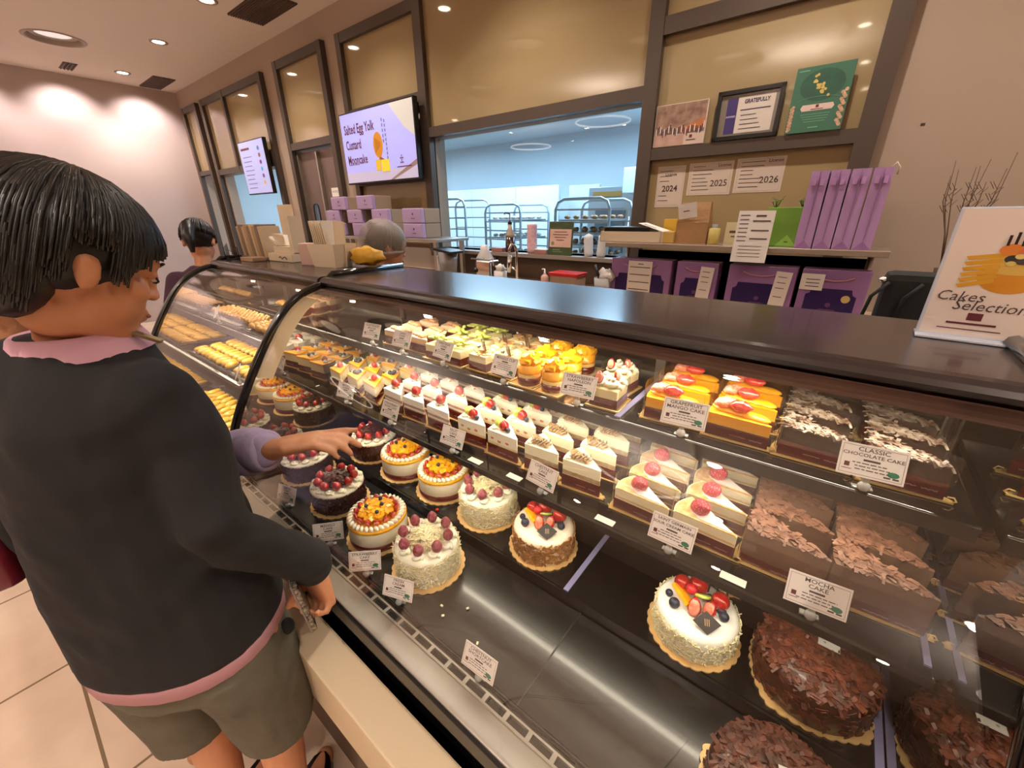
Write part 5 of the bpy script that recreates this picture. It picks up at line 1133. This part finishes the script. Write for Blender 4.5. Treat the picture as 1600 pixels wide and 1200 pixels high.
# acrylic cake sign
t = thing('acrylic_sign', 'standing acrylic sign with a picture of an orange fruit cake', 'sign', (.176, .905, CT), -.05)
a = MB().use(mat('acrylic_edge', 'c8ccd8', .1, coat=.4)); a.box(-.056, .060, .001, .006, .002, .190, .002); a.box(-.056, .06, -.015, .03, 0, .004, .0015); a.obj('acrylic_panel', t)
a = MB(); a.X = Matrix.Translation((.002, .0008, .097)) @ Matrix.Rotation(PI/2, 4, 'X'); w_, h_ = .054, .090
a.use(mat('sign_paper', 'e0cfc4', .5)); a.box(-w_, w_, -h_, h_, -.0008, 0); e = .0003
oc = mat('picture_orange', 'c07c14', .5, var=(18, 'd8962a', .6)); a.use(oc); a.disc(.018, .002, e, .034, .026, 28); a.use(mat('picture_cream', 'd0a850', .5)); a.disc(.018, .016, e*1.5, .033, .014, 28)
a.use(mat('picture_peel', 'cc9420', .5))
for k in range(6): a.f([a.v((-.034, .026-.008*k, e*2)), a.v((.002, .032-.007*k, e*2)), a.v((.004, .026-.007*k, e*2)), a.v((-.03, .021-.008*k, e*2))][::-1], False)
for k, (x, y, r_, hx) in enumerate(((.008, .036, .012, 'd07a2a'), (.026, .034, .012, 'cc6a3a'), (.036, .026, .012, '6a1c28'), (.012, .024, .008, '2a2628'), (.022, .022, .007, '3a3230'), (.018, .028, .005, 'd8c070'), (.012, .018, .005, 'd0b860'))): a.use(mat('picture_fruit_%d' % k, hx, .5)); a.disc(x, y, e*(3+k*.3), r_, r_*.7, 14)
a.use(choc)
for k in range(7): a.rect(.0+.007*k, .003+.007*k, .042+.002*(k % 2), .056+.004*(k % 3), e*6)
a.use(ink); a.text('Cakes', .021, -.024, -.032, e*2, shear=.2); a.text('Selection', .021, .010, -.045, e*2, shear=.2)
a.use(logo); a.box(-.008, .008, -.066, -.055, 0, e*2); a.rect(-.028, .025, -.073, -.070, e*2); a.rect(-.036, .032, -.081, -.0795, e*2); a.obj('printed_sheet', t)
# cashier counter at the right, twigs and black bag
a = MB().use(mat('cream_counter', 'd8c8b0', .4)); a.box(.262, 1.6, .80, 1.75, 1.262, 1.300, .003); a.use(mat('counter_brown', '4a3a30', .6)); a.box(.262, 1.6, .86, 1.75, 0, 1.262); one(a, 'cashier_counter', 'cream topped cashier counter at the right edge', 'counter')
a = MB().use(body); a.box(.2435, .2605, .30, 1.035, .1, 1.345, .004); one(a, 'counter_end_panel', 'black end panel between display case and cashier counter', 'panel')
t = thing('black_bag', 'black cloth bag with straps on the shelf behind the acrylic sign', 'bag', (.17, 1.62, 1.20)); a = MB().use(mat('black_cloth', '0c0a0a', .8, bump=(40, .5, .004))); a.box(-.06, .085, -.05, .05, 0, .185, .02); a.obj('bag_body', t)
for s in (-.05, .02): a = MB().use(mat('black_cloth', '0c0a0a', .8)); a.tube([(s, -.052, .16), (s-.03, -.06, .12), (s-.04, -.06, .04), (s-.01, -.055, .0)], .005, 6); a.obj('strap', t)
a = MB().use(mat('silver_clip', (.8, .8, .8), .2, 1)); a.sph((-.065, -.045, .165), .010, 8, 6); a.obj('clip', t)
a = MB().use(mat('counter_brown', '4a3a30', .6)); a.box(-.12, .10, -.20, .20, 0, 1.198); one(a, 'side_cabinet', 'dark side cabinet under the black cloth bag', 'cabinet', (.155, 1.62, 0))
t = thing('dried_twigs', 'thin dried twigs standing against the beige wall', 'twigs', (.33, 2.42, 1.0755)); a = MB().use(mat('clay_vase', '5a463a', .6)); a.lathe([(.03, 0), (.05, .05), (.045, .15), (.02, .22), (.025, .25), (.001, .25)], 18); a.obj('vase', t)
r = random.Random(11)
for k in range(9):
    x = r.uniform(-.09, .08); a = MB().use(mat('twig_brown', '5e4838', .8)); P = [(0, 0, .22), (x*.4, 0, .38), (x*.8+.01*math.sin(k), .01, .50), (x, 0, .56+.10*r.random())]; a.tube(P, [.003, .0022, .0016, .001], 5)
    for j in range(5): a.tube([(x*.8, .0, .46+.02*j), (x*.8+.016*(1 if j % 2 else -1), 0, .485+.02*j)], .001, 4)
    a.obj('twig', t)
a = MB().use(mat('dark_mark', '3c2c22', .7)); a.X = Matrix.Rotation(PI/2, 4, 'X'); a.box(-.007, .007, -.004, .004, 0, .001); one(a, 'wall_nail', 'tiny dark nail mark on the bare beige wall', 'nail', (.14, YB-.001, 1.885))
# ================================================================ people
skin = mat('skin', 'c98c66', .5, sss=.12, var=(14, 'bd7c58', .5), bump=(120, .15, .001)); skin2 = mat('skin_tan', 'b57f5a', .5, sss=.1, var=(30, '8e583a', .5), bump=(160, .35, .0015))
hairm = mat('black_hair', '0e0a09', .38, var=(14, '1e1512', .5)); sweat = mat('black_sweater', '151214', .9, var=(6, '1c181a', .5), bump=(18, .35, .008))
pink = mat('pink_shirt', 'c998a8', .75, bump=(30, .3, .004)); lilac = mat('lilac_sleeve', '988aa8', .8, bump=(22, .5, .008)); olive = mat('olive_shorts', '5f594a', .85, bump=(14, .5, .012), var=(5, '514b3f', .5))
def blob(mb, name, mt, voxel, parent=None, it=4, label=None):
    o = mb.use(mt).obj(name, None); 
    for p in o.data.polygons: p.material_index = 0
    o.data.materials.clear(); o.data.materials.append(mt)
    md = o.modifiers.new('r', 'REMESH'); md.mode = 'VOXEL'; md.voxel_size = voxel; md.use_smooth_shade = True
    s = o.modifiers.new('s', 'SMOOTH'); s.iterations = it; s.factor = .6
    ts = bpy.data.scenes.new('tmp'); ts.collection.objects.link(o); ts.view_layers[0].update(); dg = ts.view_layers[0].depsgraph
    me = bpy.data.meshes.new_from_object(o.evaluated_get(dg)); me.name = name; ts.collection.objects.unlink(o); bpy.data.scenes.remove(ts)
    for p in me.polygons: p.use_smooth = True
    if not me.materials: me.materials.append(mt)
    old = o.data; o.modifiers.clear(); o.data = me; bpy.data.meshes.remove(old)
    o.parent = parent
    if label: o['label'] = label
    return o
def oval(c, R_, F_, w_, d_, n=20, U=None, p=2.3, tilt=0):
    out = []
    for k in range(n):
        b_ = 2*PI*k/n; cx, sx = math.cos(b_), math.sin(b_); q = (abs(cx)**p+abs(sx)**p)**(-1/p)
        out.append(Vector(c)+Vector(R_)*(w_*q*cx)+Vector(F_)*(d_*q*sx)+Vector((0, 0, tilt*sx*d_)))
    return out
def chain(mb, pts, rad, n=14, ell=1): mb.tube(pts, rad, n, ell=ell); mb.sph(pts[0], rad[0], n, 8); mb.sph(pts[-1], rad[-1], n, 8)
def hand(mb, W_, D, N_, S, curls, spread=.012, s=1.0, thumb=(.7, .6, .35), tc=.3):
    W_, D, N_, S = Vector(W_), Vector(D).normalized(), Vector(N_).normalized(), Vector(S).normalized()
    N_ = (N_-D*N_.dot(D)).normalized(); sg = 1 if D.cross(N_).dot(S) > 0 else -1; S = D.cross(N_)*sg
    R = []
    for t, w_, d_ in ((-.004, .024, .018), (.008, .026, .018), (.03, .036, .017), (.06, .040, .0145), (.088, .039, .012)): R.append(oval(W_+D*t*s-N_*.002*s, S, N_, w_*s, d_*s, 14))
    mb.rings(R)
    L_ = (.070, .079, .073, .058)
    for i in range(4):
        p = W_+D*(.080, .086, .082, .074)[i]*s+S*(.030, .0105, -.009, -.0275)[i]*s; d = (D+S*spread*(1.5-i)).normalized(); P = [p-d*.02*s, p]; a_ = curls[i]
        for j, (f_, c_) in enumerate(((.45, a_[0]), (.30, a_[1]), (.25, a_[2]))):
            d = (d*math.cos(c_)+N_*math.sin(c_)).normalized() if j == 0 else (d*math.cos(c_)+d.cross(S).normalized()*(-sg if False else 1)*0+ (N_ if abs(d.dot(N_)) < .5 else -D)*math.sin(c_)).normalized()
            p = p+d*L_[i]*f_*s; P.append(p)
        r0 = (.0088, .0090, .0086, .0076)[i]*s; chain(mb, P, [r0*1.12, r0*1.1, r0, r0*.93, r0*.78], 10)
    p = W_+D*.018*s+S*.026*s; d = (S*thumb[0]+D*thumb[1]+N_*thumb[2]).normalized(); P = [p, p+d*.034*s]; d2 = (d+N_*tc+D*.3).normalized(); P += [P[-1]+d2*.028*s, P[-1]+d2*.028*s+(d2+N_*tc).normalized()*.022*s]
    chain(mb, P, [.014*s, .0125*s, .0105*s, .009*s], 10)
def head(mb, c, yaw, pitch, s=1.0, roll=0):
    mb.X = Matrix.Translation(c) @ Matrix.Rotation(yaw, 4, 'Z') @ Matrix.Rotation(roll, 4, 'Y') @ Matrix.Rotation(pitch, 4, 'X') @ Matrix.Scale(s, 4)
    E_ = lambda c, r, n=20, m=12: mb.sph(c, r, n, m)
    E_((0, -.012, .022), (.074, .094, .088)); E_((0, .026, -.042), (.062, .060, .068)); E_((0, .052, .028), (.056, .042, .045)); E_((0, .060, -.094), (.026, .027, .021)); E_((0, .045, -.085), (.044, .038, .026))
    E_((0, .091, .000), (.0085, .012, .027)); E_((0, .0965, -.021), (.0115, .0125, .0105)); E_((0, .083, -.052), (.020, .0125, .006)); E_((0, .083, -.063), (.018, .0125, .0065)); E_((0, .080, .024), (.042, .014, .007))
    for q in (-1, 1): E_((q*.036, .052, -.024), (.024, .024, .026)); E_((q*.010, .094, -.026), (.0075, .009, .007)); E_((q*.032, .079, .004), (.014, .008, .008)); E_((q*.076, -.012, -.014), (.007, .015, .026)); E_((q*.080, -.017, .000), (.006, .011, .010))
    H = mb.X.copy(); mb.X = Matrix(); return H
def face_bits(H, parent, lid=True):
    a = MB().use(mat('eye_lash', '1a100c', .5)); a.X = H
    for q in (-1, 1): a.tube([(q*.021, .0865, .002), (q*.030, .0885, -.002), (q*.040, .084, -.001), (q*.044, .079, .003)], .0016, 5); a.tube([(q*.018, .0925, .0245), (q*.032, .0915, .029), (q*.046, .082, .026)], .0022, 5)
    a.obj('brows_and_lashes', parent)
    a = MB().use(mat('lip', '9a5548', .45)); a.X = H; a.sph((0, .0885, -.0575), (.019, .009, .0055), 12, 6); a.obj('lips', parent)
    for q in (-1, 1):
        a = MB().use(mat('eye_white', 'd8d0c8', .2)); a.X = H; a.sph((q*.032, .0785, .000), (.010, .0075, .0042), 10, 6)
        a.use(mat('iris', '1c100a', .15)); a.sph((q*.032, .0835, -.0020), (.0045, .0035, .0038), 8, 6); a.obj('eye', parent)
def strands(H, n, lens, rad, base, thick=.0042, seed=1, wob=.02, top=0.0):
    a = MB().use(hairm); a.X = H; r = random.Random(seed)
    for k in range(n):
        az = 2*PI*(k+r.random())/n; tm = lens(az)*r.uniform(.93, 1.03); P = []; R = []; f_ = r.uniform(1.0, 1.05)
        for j in range(9):
            th = top+(tm-top)*j/8; th_ = min(th, PI/2+.35*(th-PI/2) if th > PI/2 else th); q = Vector((rad[0]*math.sin(th_)*math.sin(az), rad[1]*math.sin(th_)*math.cos(az), rad[2]*math.cos(min(th, PI*.98)) if th < PI/2 else -rad[2]*1.2*(th-PI/2)))*1.0
            q = Vector((q.x*f_, q.y*f_, q.z*(f_ if q.z > 0 else 1))); q.x += wob*r.uniform(-.1, .1); P.append(Vector(base)+q); R.append(thick*(1.25-.75*j/8))
        a.tube(P, R, 5)
    return a

# --- the woman in front of the case, seen from behind on her right
C0 = Vector((-.885, .045, 0)); AY = math.radians(38); Fw = Vector((-math.sin(AY), math.cos(AY), 0)); Rt = Vector((math.cos(AY), math.sin(AY), 0))
P_ = lambda r, f, z: C0+Rt*r+Fw*f+Vector((0, 0, z))
sh = mat
b_ = MB()
b_.rings([oval(P_(0, f, z), Rt, Fw, w_, d_) for z, w_, d_, f in ((.80, .150, .112, 0), (.95, .148, .105, 0), (1.10, .140, .098, .0), (1.25, .135, .090, 0), (1.32, .110, .072, .01), (1.37, .062, .058, .025))])
HC = Vector((-.868, .088, 1.492)); HY, HP = math.radians(14), math.radians(-24)
chain(b_, [P_(0, .02, 1.33), P_(0, .035, 1.40), HC+Vector((0, -.025, -.05))], [.058, .052, .056])
Hm = head(b_, HC, HY, HP)
SH, EL, WR = P_(.110, .0, 1.29), Vector((-.722, .130, 1.03)), Vector((-.728, .240, .858))
chain(b_, [SH, EL, WR], [.045, .036, .026])
LS, LE, LW = P_(-.110, .0, 1.29), P_(-.18, .0, 1.04), P_(-.19, .05, .82)
chain(b_, [LS, LE, LW], [.045, .036, .026]); hand(b_, LW, Fw*.2+Vector((0, 0, -1)), Rt, Fw, [(.5, .6, .4)]*4)
hand(b_, WR, (-.03, .03, -1), (.2, -1, 0), (-1, -.2, 0), [(.55, .95, .75), (.60, 1.0, .8), (.62, 1.0, .8), (.6, .95, .75)], thumb=(.35, .85, .4), tc=.35)
for s_ in (-1, 1):
    hx = .082*s_; chain(b_, [P_(hx, 0, .86), P_(hx*1.02, .02, .47), P_(hx*1.0, -.02, .12), P_(hx, -.02, .07)], [.088, .056, .036, .038], 16)
    chain(b_, [P_(hx, -.04, .045), P_(hx, .05, .035), P_(hx, .12, .03)], [.034, .034, .026])
woman = blob(b_, 'person', skin, .0048, it=3); tag(woman, 'person in black sweater and olive shorts with short black hair, phone in lowered hand', 'person')
face_bits(Hm, woman)
def bob(az):
    z = abs((az+PI) % (2*PI)-PI)
    for a0, v in ((.55, 1.40), (.9, 1.52), (1.15, 1.72), (1.32, 1.95), (1.75, 1.60), (1.95, 1.95)):
        if z < a0: return v
    return 2.28
a = strands(Hm, 620, bob, (.086, .112, .098), (0, -.014, .026), .0034, 3)
a2 = strands(Hm, 420, lambda az: bob(az)+(.10 if abs((az+PI) % (2*PI)-PI) > 1.75 else -.06), (.081, .108, .094), (0, -.018, .020), .0034, 17, top=.5)
a2.obj('under_hair', woman)
a.use(hairm); a.sph((0, -.022, .032), (.084, .102, .092), 22, 14); a.sph((0, -.062, -.030), (.066, .050, .062), 18, 10); a.obj('hair', woman)
# sweater
sw = MB()
sw.rings([oval(P_(0, f, z), Rt, Fw, w_, d_, 24) for z, w_, d_, f in ((.785, .170, .142, .0), (.80, .176, .148, 0), (.90, .170, .140, 0), (1.05, .156, .126, .0), (1.18, .148, .116, -.005), (1.28, .148, .104, -.01), (1.335, .125, .088, 0), (1.37, .092, .076, .016), (1.385, .078, .068, .022))])
chain(sw, [P_(.090, -.01, 1.285), P_(.128, -.005, 1.20), EL+Vector((.0, -.02, .05)), EL+Vector((0, .0, 0)), WR+Vector((.002, -.022, .055)), WR+Vector((0, -.002, .030)), WR+Vector((0, .001, .012))], [.075, .062, .052, .050, .042, .044, .037], 18)
chain(sw, [P_(-.095, -.01, 1.285), P_(-.150, .0, 1.20), LE, LW+Vector((0, 0, .02))], [.080, .072, .058, .042], 18)
swo = blob(sw, 'sweater', sweat, .006, woman, 5)
def folds(me, fn):
    nn = [v.normal.copy() for v in me.vertices]
    for v, q in zip(me.vertices, nn): v.co = v.co+q*fn(v.co)
folds(swo.data, lambda c_: (.25+.75*min(1, max(0, (c_.z-.80)/.12)))*mnoise.noise(Vector((c_.x*9, c_.y*9, c_.z*4.5)))*.011+mnoise.noise(Vector((c_.x*22+c_.z*12, c_.y*20, c_.z*15)))*.0055*min(1, max(0, (c_.z-.80)/.12)))
sh = MB(); sh.rings([oval(P_(0, .0, z)-Vector((0, 0, .0)), Rt, Fw, w_, d_, 28) for z, w_, d_ in ((.760, .171, .143), (.80, .168, .140), (.84, .164, .136))]); so = sh.use(pink).obj('shirt_hem', woman)
for m_ in range(1): pass
sh = MB().use(pink); sh.rings([oval(P_(0, .020+f, z), Rt, Fw, w_, d_, 24) for z, w_, d_, f in ((1.362, .094, .080, 0), (1.388, .074, .070, .004), (1.394, .069, .067, .006), (1.388, .062, .060, .006))], cap=False); sh.obj('shirt_collar', woman)
st = MB()
st.rings([oval(P_(0, 0, z), Rt, Fw, w_, d_, 24) for z, w_, d_ in ((.70, .160, .130), (.80, .154, .124), (.90, .140, .108))])
for s_ in (-1, 1): st.rings([oval(P_(s_*x, f, z), Rt, Fw, w_, d_, 20) for z, x, f, w_, d_ in ((.435, .096, .006, .078, .082), (.45, .096, .006, .080, .084), (.60, .090, .004, .083, .098), (.74, .080, .0, .080, .120))])
sto = blob(st, 'shorts', olive, .007, woman, 3)
folds(sto.data, lambda c_: (mnoise.noise(Vector((c_.x*12, c_.y*12, c_.z*9)))*.006+mnoise.noise(Vector((c_.x*30, c_.y*30, c_.z*14)))*.0025))
a = MB().use(sweat); a.sph((P_(.165, .04, .715)), (.012, .014, .022), 10, 8); a.obj('belt_pouch', woman)
for s_ in (-1, 1): a = MB().use(black); a.rings([oval(P_(s_*.082, f, z), Rt, Fw, .043, .118, 18) for z, f in ((0, .01), (.03, .01), (.055, .005))]); a.rings([oval(P_(s_*.082, -.03, z), Rt, Fw, .042, .05, 14) for z in (.05, .085)]); a.obj('shoe', woman)
a = MB().use(mat('metal_clasp', '8a7a58', .3, .8)); q = P_(.095, .035, 1.378); a.at(*q, rz=AY+.3, ry=.5).box(-.020, .020, -.006, .006, -.002, .003, .001); a.at(); a.obj('strap_clasp', woman)
# phone in the right hand
ph = MB().use(mat('phone_case_glitter', '3a302c', .25, .4, var=(160, 'c8b8a0', .5))); ph.box(-.036, .036, -.0055, .0055, -.070, .070, .004); ph.use(mat('phone_clear_edge', '6a605a', .2, coat=.4)); ph.box(-.037, .037, -.0075, -.0035, -.071, .071, .0015)
pho = one(ph, 'phone', 'mobile phone in a glittery clear case held in the lowered right hand', 'phone', WR+Vector((-.004, -.034, -.046)), 0); pho.rotation_euler = (.10, .0, -.30)
# red bag hanging in front of her on the left
a = MB(); bc = Vector((-1.06, -.165, 1.02)); a.rings([oval(bc+Vector((0, 0, z)), Rt, Fw, w_, d_, 18) for z, w_, d_ in ((-.065, .04, .025), (-.055, .075, .035), (.0, .078, .04), (.045, .07, .03), (.055, .06, .02))]); a.tube([bc+Vector((.02, .0, .05)), P_(-.19, -.06, 1.15), P_(-.15, -.08, 1.36)], .008, 6)
bg = blob(a, 'shoulder_bag', mat('maroon_leather', '6a1626', .4, coat=.2, bump=(30, .2, .004)), .006); tag(bg, 'maroon leather shoulder bag hanging behind the left hip of the person in black', 'bag')
a = MB().use(mat('bag_metal', (.6, .5, .4), .25, 1)); a.tube([bc+Vector((.05+.018*math.cos(k*PI/8), -.045, -.05+.018*math.sin(k*PI/8))) for k in range(16)], .003, 6, closed=True); a.obj('metal_ring', bg)

# --- the second person, mostly hidden behind her, pointing with the right hand
C1 = Vector((-1.275, .00, 0)); A1 = math.radians(-8); F1 = Vector((-math.sin(A1), math.cos(A1), 0)); R1 = Vector((math.cos(A1), math.sin(A1), 0)); Q_ = lambda r, f, z: C1+R1*r+F1*f+Vector((0, 0, z))
W1 = Vector((-.852, .262, 1.098)); E1 = Vector((-1.072, .165, 1.05))
b_ = MB(); b_.rings([oval(Q_(0, 0, z), R1, F1, w_, d_) for z, w_, d_ in ((.78, .13, .09), (1.0, .12, .085), (1.2, .135, .085), (1.26, .12, .07), (1.31, .055, .05))])
chain(b_, [Q_(0, 0, 1.27), Q_(0, .02, 1.36), Q_(0, .02, 1.40)], [.05, .046, .05]); H2 = head(b_, Q_(0, .03, 1.43), A1, math.radians(-20), .95)
chain(b_, [Q_(.145, 0, 1.24), E1, W1], [.04, .032, .025])
hand(b_, W1, (.58, .80, .10), (.15, -.10, -1), (-.8, .58, 0), [(.04, .05, .05), (.22, .38, .3), (.34, .5, .3), (.42, .5, .3)], spread=-.02, s=1.1, thumb=(.5, .8, .4))
chain(b_, [Q_(-.145, 0, 1.24), Q_(-.17, .02, 1.0), Q_(-.12, .12, .86)], [.04, .032, .025]); hand(b_, Q_(-.12, .12, .86), F1*.8-Vector((0, 0, .5)), R1, Vector((0, 0, 1)), [(.3, .5, .3)]*4)
for s_ in (-1, 1): chain(b_, [Q_(.075*s_, 0, .82), Q_(.075*s_, .02, .45), Q_(.075*s_, -.01, .08)], [.075, .05, .034]); chain(b_, [Q_(.075*s_, -.03, .04), Q_(.075*s_, .10, .03)], [.032, .028])
p2 = blob(b_, 'person', skin2, .0055, it=3); tag(p2, 'person in a lilac sweatshirt, hidden except for the arm and hand pointing at the cakes', 'person'); face_bits(H2, p2)
a = strands(H2, 120, lambda az: 1.2 if abs((az+PI) % (2*PI)-PI) < .8 else 2.0, (.088, .112, .100), (0, -.014, .026), .007, 5); a.sph((0, -.022, .032), (.085, .103, .093), 18, 12); a.obj('hair', p2)
b_ = MB(); b_.rings([oval(Q_(0, 0, z), R1, F1, w_, d_) for z, w_, d_ in ((.80, .155, .115), (1.0, .148, .108), (1.18, .155, .105), (1.27, .13, .08), (1.325, .062, .055))])
dW = (W1-E1).normalized(); chain(b_, [Q_(.13, 0, 1.22), E1, E1+dW*.08, E1+dW*.14, E1+dW*.17, W1-dW*.045, W1-dW*.03], [.062, .056, .048, .052, .044, .047, .041], 18); chain(b_, [Q_(-.13, 0, 1.22), Q_(-.17, .02, 1.0), Q_(-.13, .10, .89)], [.06, .052, .042])
lo = blob(b_, 'sweatshirt', lilac, .0055, p2, 3)
folds(lo.data, lambda c_: mnoise.noise(Vector((c_.x*38, c_.y*14, c_.z*22)))*.010)
a = MB().use(lilac); a.tube([W1-dW*.075, W1-dW*.05, W1-dW*.03, W1-dW*.010, W1-dW*.006], [.042, .0455, .046, .0435, .036], 22); a.obj('sleeve_cuff', p2)
b_ = MB()
for s_ in (-1, 1): chain(b_, [Q_(.075*s_, 0, .84), Q_(.078*s_, .01, .5), Q_(.075*s_, -.01, .10)], [.088, .068, .05])
b_.rings([oval(Q_(0, 0, z), R1, F1, .15, .105) for z in (.72, .88)]); blob(b_, 'trousers', mat('dark_trousers', '24222a', .85), .008, p2, 3)

# --- staff behind the counter
def staff(C_, ay, label, hairnet, top, mt, pitch=-.35, hz=1.50, lean=.06):
    F_ = Vector((-math.sin(ay), math.cos(ay), 0)); R_ = Vector((math.cos(ay), math.sin(ay), 0)); S_ = lambda r, f, z: C_+R_*r+F_*f+Vector((0, 0, z)); k = hz-1.50
    b_ = MB(); b_.rings([oval(S_(0, f, z), R_, F_, w_, d_) for z, w_, d_, f in ((.80, .15, .11, 0), (1.0, .13, .10, 0), (1.2+k, .145, .10, lean*.5), (1.29+k, .13, .08, lean*.8), (1.34+k, .055, .05, lean))])
    chain(b_, [S_(0, lean*.8, 1.30+k), S_(0, lean+.02, 1.40+k), S_(0, lean+.02, 1.44+k)], [.05, .045, .05]); Hh = head(b_, S_(0, lean+.045, 1.485+k), ay, pitch)
    for s_ in (-1, 1):
        E_ = S_(.2*s_, .05, 1.05+k); Wr = S_(.14*s_, .27, 1.08+k); chain(b_, [S_(.15*s_, lean*.7, 1.27+k), E_, Wr], [.045, .036, .026]); hand(b_, Wr, F_-R_*.4*s_, (0, 0, -1), -R_*s_, [(.3, .5, .3)]*4)
        chain(b_, [S_(.08*s_, 0, .85), S_(.08*s_, .01, .45), S_(.08*s_, -.01, .08)], [.085, .055, .04]); chain(b_, [S_(.08*s_, -.03, .04), S_(.08*s_, .12, .03)], [.035, .03])
    p = blob(b_, 'person', skin, .007, it=3); tag(p, label, 'person'); face_bits(Hh, p)
    b_ = MB(); b_.rings([oval(S_(0, f, z), R_, F_, w_, d_) for z, w_, d_, f in ((.78, .17, .13, 0), (1.0, .15, .115, 0), (1.2+k, .162, .112, lean*.5), (1.30+k, .14, .088, lean*.8), (1.355+k, .066, .06, lean))])
    for s_ in (-1, 1): chain(b_, [S_(.14*s_, lean*.7, 1.27+k), S_(.18*s_, .03, 1.15+k)], [.062, .055])
    blob(b_, 'black_top' if mt is black_top else 'uniform_shirt', mt, .008, p, 3)
    b_ = MB()
    for s_ in (-1, 1): chain(b_, [S_(.08*s_, 0, .84), S_(.08*s_, .0, .10)], [.095, .055])
    blob(b_, 'trousers', MATS['dark_trousers'], .01, p, 3)
    return p, Hh, S_, k
black_top = mat('black_uniform', '100d0f', .8); plum = mat('plum_uniform', '3c1a38', .75)
p3, H3, S3, k3 = staff(Vector((-2.02, 1.33, 0)), math.radians(-20), 'person wearing a white hairnet and black top with purple straps, back turned behind the counter', True, None, black_top, -.25, 1.40)
a = strands(H3, 90, lambda az: 1.3 if abs((az+PI) % (2*PI)-PI) < .8 else 1.75, (.078, .100, .092), (0, -.014, .022), .007, 8); a.sph((0, -.02, .026), (.078, .098, .090), 16, 10); a.sph((0, -.075, -.015), (.05, .04, .045), 12, 8); a.obj('hair', p3)
a = MB().use(mat('hairnet_film', 'b8a89c', .5, alpha=1)); nm = MATS['hairnet_film']; nm.node_tree.nodes['Principled BSDF'].inputs['Alpha'].default_value = .42
a.X = H3; a.sph((0, -.030, .030), (.100, .128, .112), 22, 14, lambda q, d: q*(1+.035*math.sin(d.x*22)*math.cos(d.y*17))); a.tube([(.096*math.cos(2*PI*k/30), -.03+.118*math.sin(2*PI*k/30), -.030-.03*math.sin(2*PI*k/30)*-1) for k in range(30)], .007, 6, closed=True); a.obj('hairnet', p3)
a = MB().use(mat('purple_strap', '8a2c7a', .6))
for s_ in (-1, 1): a.tube([S3(.075*s_, .09, 1.27+k3), S3(.065*s_, .03, 1.368+k3), S3(.04*s_, -.055, 1.33+k3), S3(-.02*s_, -.115, 1.20+k3)], .010, 6)
a.obj('apron_straps', p3)
p4, H4, S4, k4 = staff(Vector((-2.93, .80, 0)), math.radians(60), 'person with a black ponytail and plum shirt leaning over the far end of the counter', False, None, plum, -.55, 1.43, .10)
a = strands(H4, 110, lambda az: 1.35 if abs((az+PI) % (2*PI)-PI) < .9 else 1.75, (.082, .104, .096), (0, -.014, .024), .007, 9); a.sph((0, -.02, .028), (.081, .101, .092), 16, 10)
a.tube([(0, -.11, .02), (0, -.16, .01), (0, -.175, -.06), (.01, -.16, -.15)], [.018, .034, .032, .010], 10); a.sph((0, -.115, .02), .022, 10, 7); a.obj('hair', p4)
